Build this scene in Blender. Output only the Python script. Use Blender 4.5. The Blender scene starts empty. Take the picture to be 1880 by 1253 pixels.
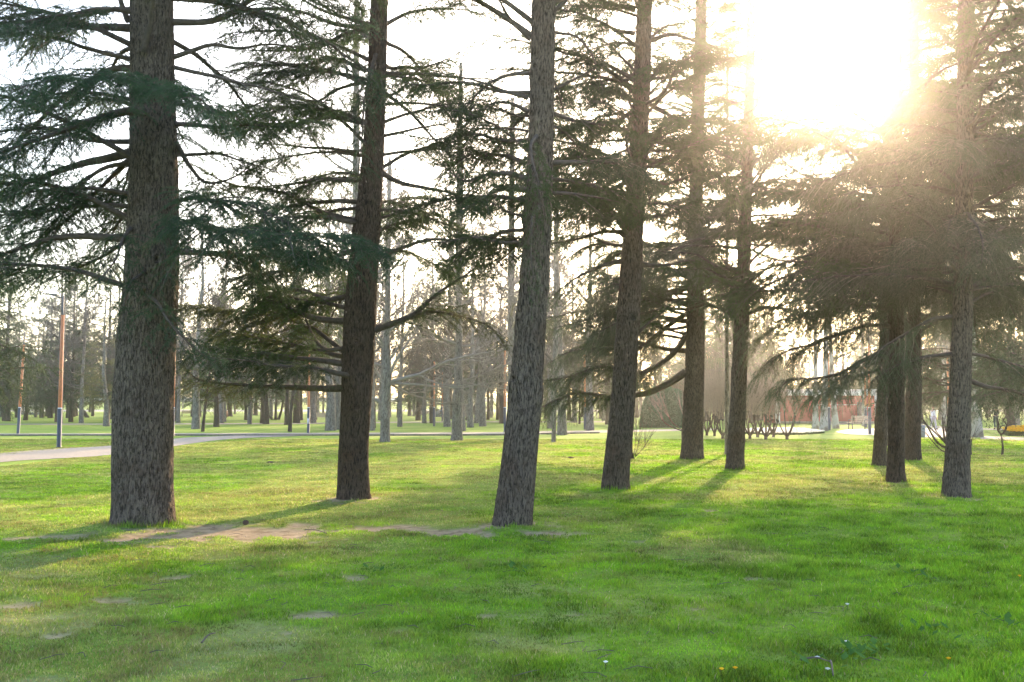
import bpy, bmesh, math, random
import numpy as np
from mathutils import Vector, Matrix

R = math.radians
C = bpy.context.scene.collection
rng = np.random.default_rng(11)
random.seed(5)

# ------------------------------------------------------------------ camera
F = 1828.0; W, H = 1880.0, 1253.0; CAMZ = 1.6; HOR = 746.0
PITCH = math.atan((HOR - H / 2) / F)

def ray(px, py):
    u = (px - W / 2) / F; v = -(py - H / 2) / F
    cp, sp = math.cos(PITCH), math.sin(PITCH)
    return np.array([u, cp - v * sp, sp + v * cp])

def at(px, py, Y):
    d = ray(px, py)
    return np.array([0, 0, CAMZ]) + d * (Y / d[1])

def terr(y):          # flat park, then a slight rise, road and embankment
    y = np.asarray(y, float)
    return np.interp(y, [-400, 150, 225, 262, 300, 1500], [0, 0, .30, .85, 3.0, 5.0])

def gnd(px, py):
    d = ray(px, py)
    if py < HOR + 1.5:
        py = HOR + 1.5; d = ray(px, py)
    t = -CAMZ / d[2]
    for _ in range(12):
        Y = t * d[1]
        t = (float(terr(Y)) - CAMZ) / d[2]
        if t < 0: t = 400
    return np.array([d[0] * t, d[1] * t, float(terr(d[1] * t))])

cam = bpy.data.objects.new('camera', bpy.data.cameras.new('camera'))
C.objects.link(cam)
cam.location = (0, 0, CAMZ)
cam.rotation_euler = (R(90) + PITCH, 0, 0)
cam.data.sensor_width = 36; cam.data.lens = 36 * F / W
cam.data.clip_end = 5000
bpy.context.scene.camera = cam

# ------------------------------------------------------------------ materials
def nmat(name):
    m = bpy.data.materials.new(name); m.use_nodes = True
    nt = m.node_tree; nt.nodes.clear()
    out = nt.nodes.new('ShaderNodeOutputMaterial')
    return m, nt, out

def N(nt, t, **kw):
    n = nt.nodes.new(t)
    for k, v in kw.items():
        if k in n.inputs: n.inputs[k].default_value = v
        else: setattr(n, k, v)
    return n

def ramp(nt, fac, stops):
    r = nt.nodes.new('ShaderNodeValToRGB')
    while len(r.color_ramp.elements) < len(stops): r.color_ramp.elements.new(0.5)
    for e, (p, c) in zip(r.color_ramp.elements, stops):
        e.position = p; e.color = (*c, 1)
    nt.links.new(fac, r.inputs[0]); return r

def plain(name, col, rough=.7, var=.18, scale=6, bump=.1, metal=0.0):
    m, nt, out = nmat(name)
    tc = N(nt, 'ShaderNodeTexCoord')
    no = N(nt, 'ShaderNodeTexNoise', Scale=scale, Detail=6.0, Roughness=.6)
    nt.links.new(tc.outputs['Object'], no.inputs['Vector'])
    a = tuple(max(0, c * (1 - var)) for c in col); b = tuple(min(1, c * (1 + var)) for c in col)
    r = ramp(nt, no.outputs[0], [(.3, a), (.7, b)])
    p = N(nt, 'ShaderNodeBsdfPrincipled', Roughness=rough, Metallic=metal)
    bp = N(nt, 'ShaderNodeBump', Strength=bump, Distance=.02)
    nt.links.new(no.outputs[0], bp.inputs['Height']); nt.links.new(bp.outputs[0], p.inputs['Normal'])
    nt.links.new(r.outputs[0], p.inputs['Base Color']); nt.links.new(p.outputs[0], out.inputs[0])
    return m

def bark(name, hi, lo, sc=1.0, bump=1.0, mottled=False, tint=(.12, .045, .02)):
    m, nt, out = nmat(name)
    tc = N(nt, 'ShaderNodeTexCoord')
    mp = N(nt, 'ShaderNodeMapping'); mp.inputs['Scale'].default_value = (34 * sc, 34 * sc, 7.5 * sc)
    nt.links.new(tc.outputs['Object'], mp.inputs[0])
    pl = N(nt, 'ShaderNodeTexNoise', Scale=1.0, Detail=7.0, Roughness=.62, Distortion=.6)
    nt.links.new(mp.outputs[0], pl.inputs['Vector'])
    ridge = ramp(nt, pl.outputs[0], [(.40, (0, 0, 0)), (.52, (.62, .62, .62)), (.72, (1, 1, 1))])
    big = N(nt, 'ShaderNodeTexNoise', Scale=1.7, Detail=6.0, Roughness=.7)
    nt.links.new(tc.outputs['Object'], big.inputs['Vector'])
    fine = N(nt, 'ShaderNodeTexNoise', Scale=60.0, Detail=5.0, Roughness=.7)
    nt.links.new(tc.outputs['Object'], fine.inputs['Vector'])
    green = tuple(a * k for a, k in zip(hi, (.72, .86, .60)))
    mixc = ramp(nt, big.outputs[0], [(.30, tuple(.55 * a + .45 * b for a, b in zip(hi, tint))), (.46, hi), (.58, tuple(c * 1.22 for c in hi)), (.70, green)])
    mx = N(nt, 'ShaderNodeMixRGB'); mx.inputs[1].default_value = (*lo, 1)
    nt.links.new(ridge.outputs[0], mx.inputs[0]); nt.links.new(mixc.outputs[0], mx.inputs[2])
    if mottled:
        v2 = N(nt, 'ShaderNodeTexNoise', Scale=1.8, Detail=3.0)
        nt.links.new(tc.outputs['Object'], v2.inputs['Vector'])
        mr = ramp(nt, v2.outputs[0], [(.46, (.40, .39, .35)), (.52, (.30, .28, .23)), (.60, (.17, .14, .10))])
        m2 = N(nt, 'ShaderNodeMixRGB'); m2.inputs[0].default_value = .85
        nt.links.new(mx.outputs[0], m2.inputs[1]); nt.links.new(mr.outputs[0], m2.inputs[2]); mx = m2
    m3 = N(nt, 'ShaderNodeMixRGB', blend_type='MULTIPLY'); m3.inputs[0].default_value = .5
    f2 = ramp(nt, fine.outputs[0], [(.3, (.6, .6, .6)), (.7, (1.3, 1.3, 1.3))])
    nt.links.new(mx.outputs[0], m3.inputs[1]); nt.links.new(f2.outputs[0], m3.inputs[2])
    p = N(nt, 'ShaderNodeBsdfPrincipled', Roughness=.9)
    p.inputs['Specular IOR Level'].default_value = .2
    bp = N(nt, 'ShaderNodeBump', Strength=bump * .8, Distance=.03)
    nt.links.new(ridge.outputs[0], bp.inputs['Height']); nt.links.new(bp.outputs[0], p.inputs['Normal'])
    nt.links.new(m3.outputs[0], p.inputs['Base Color']); nt.links.new(p.outputs[0], out.inputs[0])
    return m

def leafmat(name, a, b, trans=.45, scale=1.2, tcol=None):
    m, nt, out = nmat(name)
    tc = N(nt, 'ShaderNodeTexCoord'); oi = N(nt, 'ShaderNodeObjectInfo')
    no = N(nt, 'ShaderNodeTexNoise', Scale=scale, Detail=4.0, Roughness=.7)
    nt.links.new(tc.outputs['Object'], no.inputs['Vector'])
    r = ramp(nt, no.outputs[0], [(.35, a), (.68, b)])
    hs = N(nt, 'ShaderNodeHueSaturation'); nt.links.new(r.outputs[0], hs.inputs['Color'])
    mr = N(nt, 'ShaderNodeMapRange'); mr.inputs['To Min'].default_value = .75; mr.inputs['To Max'].default_value = 1.25
    nt.links.new(oi.outputs['Random'], mr.inputs[0]); nt.links.new(mr.outputs[0], hs.inputs['Value'])
    d = N(nt, 'ShaderNodeBsdfDiffuse'); t = N(nt, 'ShaderNodeBsdfTranslucent'); mx = N(nt, 'ShaderNodeMixShader')
    mx.inputs[0].default_value = trans
    nt.links.new(hs.outputs[0], d.inputs[0]); nt.links.new(hs.outputs[0], t.inputs[0])
    nt.links.new(d.outputs[0], mx.inputs[1]); nt.links.new(t.outputs[0], mx.inputs[2]); nt.links.new(mx.outputs[0], out.inputs[0])
    return m

def grassmat(name):
    m, nt, out = nmat(name)
    at_ = N(nt, 'ShaderNodeAttribute', attribute_name='Col')
    d = N(nt, 'ShaderNodeBsdfDiffuse'); t = N(nt, 'ShaderNodeBsdfTranslucent'); mx = N(nt, 'ShaderNodeMixShader')
    mx.inputs[0].default_value = .5
    g = N(nt, 'ShaderNodeBsdfGlossy', Roughness=.45); g.inputs[0].default_value = (.5, .5, .45, 1)
    m2 = N(nt, 'ShaderNodeMixShader'); m2.inputs[0].default_value = .03
    for s in (d, t): nt.links.new(at_.outputs[0], s.inputs[0])
    nt.links.new(d.outputs[0], mx.inputs[1]); nt.links.new(t.outputs[0], mx.inputs[2])
    nt.links.new(mx.outputs[0], m2.inputs[1]); nt.links.new(g.outputs[0], m2.inputs[2]); nt.links.new(m2.outputs[0], out.inputs[0])
    return m

def groundmat():
    m, nt, out = nmat('lawn_ground')
    tc = N(nt, 'ShaderNodeTexCoord')
    a = N(nt, 'ShaderNodeAttribute', attribute_name='dirt')
    n1 = N(nt, 'ShaderNodeTexNoise', Scale=.35, Detail=8.0, Roughness=.7)
    n2 = N(nt, 'ShaderNodeTexNoise', Scale=14.0, Detail=6.0, Roughness=.7)
    mp = N(nt, 'ShaderNodeMapping'); mp.inputs['Scale'].default_value = (.5, 1, 1)
    nt.links.new(tc.outputs['Object'], mp.inputs[0])
    nt.links.new(mp.outputs[0], n1.inputs['Vector']); nt.links.new(tc.outputs['Object'], n2.inputs['Vector'])
    g = ramp(nt, n1.outputs[0], [(.36, (.105, .215, .022)), (.52, (.17, .27, .04)), (.66, (.27, .29, .085))])
    g2 = ramp(nt, n2.outputs[0], [(.3, (.55, .55, .55)), (.7, (1.35, 1.35, 1.3))])
    mg = N(nt, 'ShaderNodeMixRGB', blend_type='MULTIPLY'); mg.inputs[0].default_value = .8
    nt.links.new(g.outputs[0], mg.inputs[1]); nt.links.new(g2.outputs[0], mg.inputs[2])
    n3 = N(nt, 'ShaderNodeTexNoise', Scale=5.0, Detail=9.0, Roughness=.72); nt.links.new(tc.outputs['Object'], n3.inputs['Vector'])
    dc = ramp(nt, n3.outputs[0], [(.33, (.15, .105, .065)), (.5, (.31, .245, .165)), (.68, (.42, .345, .25))])
    mx = N(nt, 'ShaderNodeMixRGB')
    nt.links.new(a.outputs['Fac'], mx.inputs[0]); nt.links.new(mg.outputs[0], mx.inputs[1]); nt.links.new(dc.outputs[0], mx.inputs[2])
    p = N(nt, 'ShaderNodeBsdfPrincipled', Roughness=1.0); p.inputs['Specular IOR Level'].default_value = .1
    bp = N(nt, 'ShaderNodeBump', Strength=.8, Distance=.04)
    nt.links.new(n2.outputs[0], bp.inputs['Height']); nt.links.new(bp.outputs[0], p.inputs['Normal'])
    nt.links.new(mx.outputs[0], p.inputs['Base Color']); nt.links.new(p.outputs[0], out.inputs[0])
    return m

M = {}
M['bark'] = bark('cedar_bark', (.205, .160, .128), (.045, .033, .026), sc=1.45)
M['bark_brown_shade'] = bark('shaded_brown_cedar_bark', (.120, .084, .063), (.032, .022, .017), sc=1.35)  # browner cedar bark, with shade under the boughs darkened into its colour
M['bark_mid'] = bark('mid_cedar_bark', (.165, .122, .093), (.042, .030, .022), sc=1.4)
M['bark_pale'] = bark('pale_bark', (.30, .27, .24), (.10, .085, .07), sc=.8, tint=(.16, .13, .10))
M['bark_dark'] = bark('dark_bark', (.115, .085, .066), (.03, .022, .018), bump=.7)
M['plane_bark'] = bark('plane_bark', (.42, .40, .35), (.25, .22, .18), sc=.5, bump=.3, mottled=True)
M['limb'] = plain('limb_bark', (.085, .064, .052), .95, .35, 14, .5)
M['twig'] = plain('twig_bark', (.10, .082, .068), .95, .3, 8, .1)
M['dry_twig'] = plain('dry_twig_bark', (.18, .145, .112), .95, .3, 8, .1)
M['pale_twig'] = plain('pale_twig_bark', (.23, .20, .175), .95, .25, 5, .1)
M['tan_twig'] = plain('tan_twig_bark', (.27, .205, .155), .9, .25, 5, .1)
M['needle_blue'] = leafmat('blue_green_needles', (.046, .084, .048), (.092, .152, .082))
M['needle'] = leafmat('green_needles', (.045, .072, .030), (.100, .140, .055))
M['needle_olive'] = leafmat('olive_needles', (.085, .095, .034), (.19, .195, .078))
M['needle_dark'] = leafmat('dark_needles', (.045, .068, .040), (.095, .125, .065))
M['hedge'] = leafmat('hedge_leaf', (.028, .12, .055), (.065, .21, .11), .2, 3)
M['grass'] = grassmat('grass_blades')
M['ground'] = groundmat()
M['gravel'] = plain('path_gravel', (.20, .185, .16), .95, .25, 9, .5)
M['plaza'] = plain('pale_paving', (.40, .38, .35), .9, .1, 3, .2)
M['kerb'] = plain('kerb_stone', (.20, .18, .15), .9, .2, 6, .2)
M['asphalt'] = plain('road_asphalt', (.22, .215, .23), .9, .1, 1, .1)
M['steel_dark'] = plain('dark_grey_paint', (.045, .055, .070), .45, .12, 9, .02)
M['orange_wood'] = plain('orange_wood', (.50, .17, .055), .55, .2, 12, .05)
M['bench_wood'] = plain('bench_wood', (.50, .40, .30), .7, .15, 8, .1)
M['red_wall'] = plain('red_render', (.40, .045, .045), .85, .06, 1.5, .1)
M['red_dark'] = plain('dark_red_render', (.25, .05, .045), .85, .06, 2, .1)
M['white'] = plain('white_paint', (.74, .75, .76), .7, .05, 2, .05)
M['glass_dark'] = plain('dark_door_glass', (.025, .03, .04), .15, .1, 2, 0)
M['brown'] = plain('brown_slats', (.20, .085, .05), .8, .15, 8, .1)
M['bluegrey'] = plain('blue_grey_metal', (.20, .24, .30), .5, .1, 5, .05)
M['skin'] = plain('skin', (.50, .32, .24), .6, .05, 5, 0)
M['hair_tan'] = plain('tan_hair', (.36, .22, .11), .6, .2, 30, .2)
M['hair_red'] = plain('auburn_hair', (.17, .05, .035), .6, .2, 30, .2)
M['cloth_white'] = plain('white_cloth', (.68, .70, .74), .9, .06, 8, .2)
M['cloth_lilac'] = plain('pale_lilac_cloth', (.50, .50, .58), .9, .06, 8, .2)
M['cloth_black'] = plain('black_cloth', (.025, .025, .03), .9, .1, 8, .2)
M['cloth_teal'] = plain('dark_teal_cloth', (.03, .075, .085), .9, .1, 8, .2)
M['weed'] = leafmat('weed_leaf', (.07, .17, .04), (.13, .26, .07), .5, 3)
M['petal_yellow'] = leafmat('yellow_petals', (.75, .36, .02), (.85, .60, .04), .3, 3)
M['petal_white'] = leafmat('white_petals', (.7, .7, .68), (.85, .85, .84), .3, 3)
M['soil'] = plain('dark_soil', (.075, .05, .035), 1, .3, 20, .5)

# ------------------------------------------------------------------ mesh helpers
def mk(name, verts, faces_list, mat, parent=None, smooth=True, base=None, mi=None, col=None, fattr=None):
    """faces_list: list of (m,k) int arrays, k = 3 or 4"""
    verts = np.asarray(verts, np.float32)
    if base is not None: verts = verts - np.asarray(base, np.float32)
    me = bpy.data.meshes.new(name)
    fl = [np.asarray(f, np.int32) for f in faces_list if len(f)]
    me.vertices.add(len(verts)); me.vertices.foreach_set('co', verts.ravel())
    tot = sum(len(f) for f in fl); loops = np.concatenate([f.ravel() for f in fl])
    me.loops.add(len(loops)); me.loops.foreach_set('vertex_index', loops)
    sizes = np.concatenate([np.full(len(f), f.shape[1], np.int32) for f in fl])
    st = np.concatenate([[0], np.cumsum(sizes)[:-1]]).astype(np.int32)
    me.polygons.add(tot); me.polygons.foreach_set('loop_start', st)
    try: me.polygons.foreach_set('loop_total', sizes)
    except Exception: pass
    if smooth: me.polygons.foreach_set('use_smooth', np.ones(tot, bool))
    mats = mat if isinstance(mat, (list, tuple)) else [mat]
    for m_ in mats: me.materials.append(m_)
    if mi is not None: me.polygons.foreach_set('material_index', np.asarray(mi, np.int32))
    if col is not None:
        a = me.color_attributes.new('Col', 'FLOAT_COLOR', 'POINT')
        c4 = np.ones((len(verts), 4), np.float32); c4[:, :3] = col
        a.data.foreach_set('color', c4.ravel())
    if fattr is not None:
        a = me.attributes.new(fattr[0], 'FLOAT', 'POINT'); a.data.foreach_set('value', np.asarray(fattr[1], np.float32))
    me.update(calc_edges=True)
    o = bpy.data.objects.new(name, me); C.objects.link(o)
    if parent is not None: o.parent = parent
    return o

class Acc:
    def __init__(s): s.v = []; s.q = []; s.t = []; s.n = 0
    def add(s, v, q=None, t=None):
        v = np.asarray(v, float); s.v.append(v)
        if q is not None and len(q): s.q.append(np.asarray(q) + s.n)
        if t is not None and len(t): s.t.append(np.asarray(t) + s.n)
        s.n += len(v)
    def arrays(s):
        f = []
        if s.q: f.append(np.concatenate(s.q))
        if s.t: f.append(np.concatenate(s.t))
        return np.concatenate(s.v), f
    def build(s, name, mat, parent=None, base=None, smooth=True):
        v, f = s.arrays(); return mk(name, v, f, mat, parent, smooth, base)
    def box(s, c, d, rot=0):
        x, y, z = np.array(d) / 2
        v = np.array([[a * x, b * y, e * z] for a in (-1, 1) for b in (-1, 1) for e in (-1, 1)])
        ca, sa = math.cos(rot), math.sin(rot)
        v = v @ np.array([[ca, sa, 0], [-sa, ca, 0], [0, 0, 1]]) + np.array(c)
        s.add(v, [[0, 1, 3, 2], [4, 6, 7, 5], [0, 4, 5, 1], [2, 3, 7, 6], [0, 2, 6, 4], [1, 5, 7, 3]])

def unit(v):
    return v / np.maximum(np.linalg.norm(v, axis=-1, keepdims=True), 1e-9)

def resample(pts, n):
    pts = np.asarray(pts, float)
    # Catmull-Rom smoothing then even resample
    P = np.vstack([2 * pts[0] - pts[1], pts, 2 * pts[-1] - pts[-2]])
    out = []
    for i in range(1, len(P) - 2):
        t = np.linspace(0, 1, 8, endpoint=False)[:, None]
        a, b, c, d = P[i - 1], P[i], P[i + 1], P[i + 2]
        out.append(.5 * (2 * b + (c - a) * t + (2 * a - 5 * b + 4 * c - d) * t ** 2 + (3 * b - a - 3 * c + d) * t ** 3))
    out.append(pts[-1:]); q = np.vstack(out)
    s = np.concatenate([[0], np.cumsum(np.linalg.norm(np.diff(q, axis=0), axis=1))])
    u = np.linspace(0, s[-1], n)
    return np.stack([np.interp(u, s, q[:, k]) for k in range(3)], 1), s[-1]

def sweep(pts, rad, k=8, cap=True):
    pts = np.asarray(pts, float); rad = np.asarray(rad, float); n = len(pts)
    T = unit(np.gradient(pts, axis=0))
    ref = np.array([1, 0, 0.]) if abs(T[0][2]) > .7 else np.array([0, 0, 1.])
    fr = []; s = unit(np.cross(T[0], ref))
    for i in range(n):
        s = unit(s - T[i] * np.dot(s, T[i])); fr.append(s)
    S = np.array(fr); U = np.cross(T, S)
    a = np.linspace(0, 2 * np.pi, k, endpoint=False)
    v = pts[:, None] + rad[:, None, None] * (np.cos(a)[None, :, None] * S[:, None] + np.sin(a)[None, :, None] * U[:, None])
    v = v.reshape(-1, 3)
    i = np.arange(n - 1)[:, None] * k; j = np.arange(k)[None]; j2 = (j + 1) % k
    q = np.stack([i + j, i + j2, i + k + j2, i + k + j], -1).reshape(-1, 4)
    t = None
    if cap:
        v = np.vstack([v, pts[-1:]]); e = (n - 1) * k; jj = np.arange(k)
        t = np.stack([e + jj, e + (jj + 1) % k, np.full(k, len(v) - 1)], 1)
    return v, q, t

def prisms(P0, P1, r0, r1, k=3):
    m = len(P0); T = unit(P1 - P0)
    ref = np.where(np.abs(T[:, 2:3]) > .8, np.array([[1., 0, 0]]), np.array([[0, 0, 1.]]))
    S = unit(np.cross(T, ref)); U = np.cross(T, S)
    a = np.linspace(0, 2 * np.pi, k, endpoint=False)
    off = np.cos(a)[None, :, None] * S[:, None] + np.sin(a)[None, :, None] * U[:, None]
    v = np.concatenate([P0[:, None] + off * np.reshape(r0, (-1, 1, 1)), P1[:, None] + off * np.reshape(r1, (-1, 1, 1))], 1).reshape(-1, 3)
    b = (np.arange(m) * 2 * k)[:, None]; j = np.arange(k)[None]; j2 = (j + 1) % k
    q = np.stack([b + j, b + j2, b + k + j2, b + k + j], -1).reshape(-1, 4)
    return v, q

def polys(Pts, r0, taper=.35, k=3):       # Pts (m,n,3)
    m, n, _ = Pts.shape
    A = Pts[:, :-1].reshape(-1, 3); B = Pts[:, 1:].reshape(-1, 3)
    u = np.linspace(1, taper, n)
    ra = (np.reshape(r0, (-1, 1)) * u[None, :-1]).ravel(); rb = (np.reshape(r0, (-1, 1)) * u[None, 1:]).ravel()
    return prisms(A, B, ra, rb, k)

def hash3(ix, iy, iz, seed=0):
    h = (ix.astype(np.int64) * 374761393 + iy.astype(np.int64) * 668265263 + iz.astype(np.int64) * 2147483647 + seed * 974711) & 0xffffffff
    h = ((h ^ (h >> 13)) * 1274126177) & 0xffffffff
    h = ((h ^ (h >> 16)) * 2246822519) & 0xffffffff
    return ((h ^ (h >> 15)) & 0xffff) / 65535.0

def vnoise(p, seed=0):
    p = np.asarray(p, float)
    f = np.floor(p).astype(np.int64); w = p - f; w = w * w * (3 - 2 * w)
    r = 0
    for dx in (0, 1):
        for dy in (0, 1):
            for dz in (0, 1):
                r = r + hash3(f[..., 0] + dx, f[..., 1] + dy, f[..., 2] + dz, seed) * \
                    (w[..., 0] if dx else 1 - w[..., 0]) * (w[..., 1] if dy else 1 - w[..., 1]) * (w[..., 2] if dz else 1 - w[..., 2])
    return r

def fbm(p, o=4, seed=0):
    s = 0; a = .5; t = 0; p = np.asarray(p, float)
    for i in range(o):
        s = s + a * vnoise(p * 2 ** i, seed + i); t += a; a *= .55
    return s / t

def xy(x, y, s):
    return np.stack([np.asarray(x, float) * s, np.asarray(y, float) * s, np.zeros_like(np.asarray(x, float))], -1)

def thing(name, label, cat, loc=(0, 0, 0), rz=0, group=None):
    o = bpy.data.objects.new(name, None); C.objects.link(o)
    o.location = loc; o.rotation_euler = (0, 0, rz); o.empty_display_size = .2
    o['label'] = label; o['category'] = cat
    if group: o['group'] = group
    return o

def tag(o, label, cat=None, kind=None, group=None):
    o['label'] = label
    if cat: o['category'] = cat
    if kind: o['kind'] = kind
    if group: o['group'] = group
    return o

# ------------------------------------------------------------------ ground
def hump(x, y):
    d = np.hypot(x, y); f = np.clip((24 - d) / 8, 0, 1)
    return f * (.05 * (fbm(xy(x, y, .35), 3, 5) - .5) + .03 * (fbm(xy(x, y, 1.6), 3, 9) - .5))

TREES = []        # base points for root mounds
patches = [(430, 979, 190, 26), (310, 985, 120, 16), (690, 971, 95, 9), (850, 980, 100, 7), (1010, 979, 85, 7), (940, 968, 60, 9), (648, 920, 55, 6),
           (1753, 913, 40, 4), (1645, 886, 22, 3), (1050, 1130, 32, 5), (575, 1128, 50, 6), (782, 1175, 20, 5), (905, 1130, 22, 4),
           (1290, 1118, 32, 4), (25, 1115, 45, 8), (112, 1167, 25, 6), (1010, 1155, 16, 5), (740, 1158, 34, 4), (205, 1105, 50, 5),
           (1390, 1065, 22, 3), (110, 988, 80, 6), (1175, 992, 30, 3), (1300, 940, 18, 2), (1690, 945, 14, 2), (1095, 1185, 22, 5), (530, 1160, 25, 5),
           (1130, 898, 30, 2), (650, 1062, 40, 3), (320, 1060, 60, 4)]
PP = []
for (a, b, c_, d_) in patches:
    p0 = gnd(a, b); p1 = gnd(a + c_, b); p2 = gnd(a, b + d_)
    PP.append((p0[0], p0[1], abs(p1[0] - p0[0]), abs(p1[1] - p0[1]) * 0 + abs(p2[1] - p0[1])))

def dirt(x, y):
    x = np.asarray(x, float); y = np.asarray(y, float)
    n = fbm(xy(x, y, 3.4), 6, 31) - .5
    m = np.zeros_like(x)
    n8 = fbm(xy(x, y, 9.0), 3, 41) - .5
    for ip, (cx, cy, ax, ay) in enumerate(PP):
        e = np.sqrt(((x - cx) / ax) ** 2 + ((y - cy) / ay) ** 2)
        m = np.maximum(m, np.clip((1.0 - e + n * 2.8 + (n8 * 1.6 if ip > 8 else n8 * .6)) * 1.7, 0, .78 if ip > 8 else .97))
    # scattered worn spots on the near left
    w = fbm(xy(x, y, 1.1), 5, 77); lef = np.clip((2.5 - x) / 5, 0, 1) * np.clip((13 - y) / 4, 0, 1)
    m = np.maximum(m, np.clip((w - .56) * 9, 0, 1) * lef * .4)
    return m

def axis(lo, hi, step, far_lo, far_hi, g):
    a = list(np.arange(lo, hi + 1e-6, step)); s = step; v = hi
    while v < far_hi: s *= g; v += s; a.append(v)
    s = step; v = lo; b = []
    while v > far_lo: s *= g; v -= s; b.append(v)
    return np.array(b[::-1] + a)

gx = axis(-12, 12, .10, -1400, 1400, 1.12); gy = axis(4, 19, .10, -300, 1800, 1.07)
X, Y = np.meshgrid(gx, gy); x = X.ravel(); y = Y.ravel()
z = terr(y) + hump(x, y)
for (bx, by, br) in [(gnd(262, 962)[0], gnd(262, 962)[1], .9), (gnd(648, 918)[0], gnd(648, 918)[1], .6), (gnd(938, 968)[0], gnd(938, 968)[1], .6)]:
    z = z + .05 * np.exp(-((x - bx) ** 2 + (y - by) ** 2) / br ** 2)
nx, ny = len(gx), len(gy)
i = (np.arange(ny - 1)[:, None] * nx + np.arange(nx - 1)[None]).ravel()
q = np.stack([i, i + 1, i + nx + 1, i + nx], 1)
dm = dirt(x, y) * (np.hypot(x, y) < 45)
z = z - .02 * dm
g = mk('ground', np.stack([x, y, z], 1), [q], M['ground'], fattr=('dirt', dm))
tag(g, 'wide park lawn with worn patches of bare soil under the trees', kind='structure')

def ribbon(name, near, far, mat, lift, label, kind='structure', n=80):
    a = resample([gnd(*p) for p in near], n)[0]; b = resample([gnd(*p) for p in far], n)[0]
    m = 5; L = []
    for k in range(m):
        t = k / (m - 1); L.append(a * (1 - t) + b * t)
    v = np.stack(L, 1).reshape(-1, 3)
    edge = (fbm(xy(v[:, 0], v[:, 1], 1.1), 3, 3) - .5) * .35
    row = np.tile(np.arange(m), n); v[:, 1] += np.where(row == 0, -edge, 0) + np.where(row == m - 1, edge, 0)
    v[:, 2] = terr(v[:, 1]) + lift
    i = (np.arange(n - 1)[:, None] * m + np.arange(m - 1)[None]).ravel()
    q = np.stack([i, i + m, i + m + 1, i + 1], 1)
    o = mk(name, v, [q], mat); tag(o, label, kind=kind); return o

ribbon('path', [(-160, 876), (0, 850), (100, 843), (205, 836), (320, 820), (380, 811), (450, 805), (560, 800.5)],
       [(-160, 852), (0, 833), (100, 825), (205, 819), (320, 806), (380, 802.5), (450, 800), (560, 799)], M['gravel'], .014,
       'pale gravel path curving in from the left')
ribbon('path', [(-300, 800.5), (0, 800.2), (300, 800), (600, 800), (900, 799.5), (1000, 797.5), (1100, 795.5), (1200, 793), (1320, 790)],
       [(-300, 797), (0, 796.8), (300, 796.5), (600, 795.5), (900, 794.5), (1000, 792.5), (1100, 791), (1200, 789.5), (1320, 787.5)], M['gravel'], .02,
       'long straight pale path crossing the lawn')
ribbon('path', [(-300, 780.5), (0, 780.5), (300, 780), (560, 779), (760, 776.5), (1000, 776), (1160, 776)],
       [(-300, 778.5), (0, 778.5), (300, 778), (560, 777), (760, 774.6), (1000, 774.2), (1160, 774.2)], M['gravel'], .014,
       'narrow pale path far back on the lawn')
ribbon('path', [(1535, 794), (1560, 798), (1607, 799.5), (1700, 803), (1765, 803), (1800, 803)],
       [(1535, 793), (1560, 789), (1607, 787.5), (1700, 786), (1765, 786), (1800, 787)], M['plaza'], .014, 'bright paved area by the white flower bed', n=30)
ribbon('path', [(1800, 807), (1880, 810), (2000, 816)], [(1800, 801.5), (1880, 804.5), (2000, 808)], M['gravel'], .022, 'pale path at the right edge', n=24)
ribbon('path', [(1500, 781), (1620, 779), (1800, 789.5), (1990, 791)], [(1500, 779), (1620, 777), (1800, 787), (1990, 788.5)], M['gravel'], .014, 'thin path beyond the orange flowers', n=24)
# kerb of the long path
kp = resample([gnd(*p) for p in [(-300, 800.9), (0, 800.6), (300, 800.4), (600, 800.4), (900, 799.9), (1000, 797.9), (1100, 795.9)]], 60)[0]
kb = Acc()
for a, b in zip(kp[:-1], kp[1:]):
    c_ = (a + b) / 2; kb.box((c_[0], c_[1], .045), (np.linalg.norm(b - a) + .01, .08, .09), math.atan2(b[1] - a[1], b[0] - a[0]))
tag(kb.build('kerb', M['kerb'], smooth=False), 'low dark kerb along the long straight path', kind='structure')
rd = mk('road', [[-700, 226, .33], [700, 226, .33], [700, 250, .70], [-700, 250, .70]], [[[0, 1, 2, 3]]], M['asphalt'], smooth=False)
tag(rd, 'grey road beyond the park lawn', kind='structure')
ww = Acc(); ww.box((-40, 300.4, 3.5), (1000, .5, 1.1)); ww.box((-40, 300.4, 4.1), (1000, .7, .12))
o = ww.build('boundary_wall', M['white'], smooth=False)
tag(o, 'long low white wall on the bank behind the far trees', 'wall')

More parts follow.
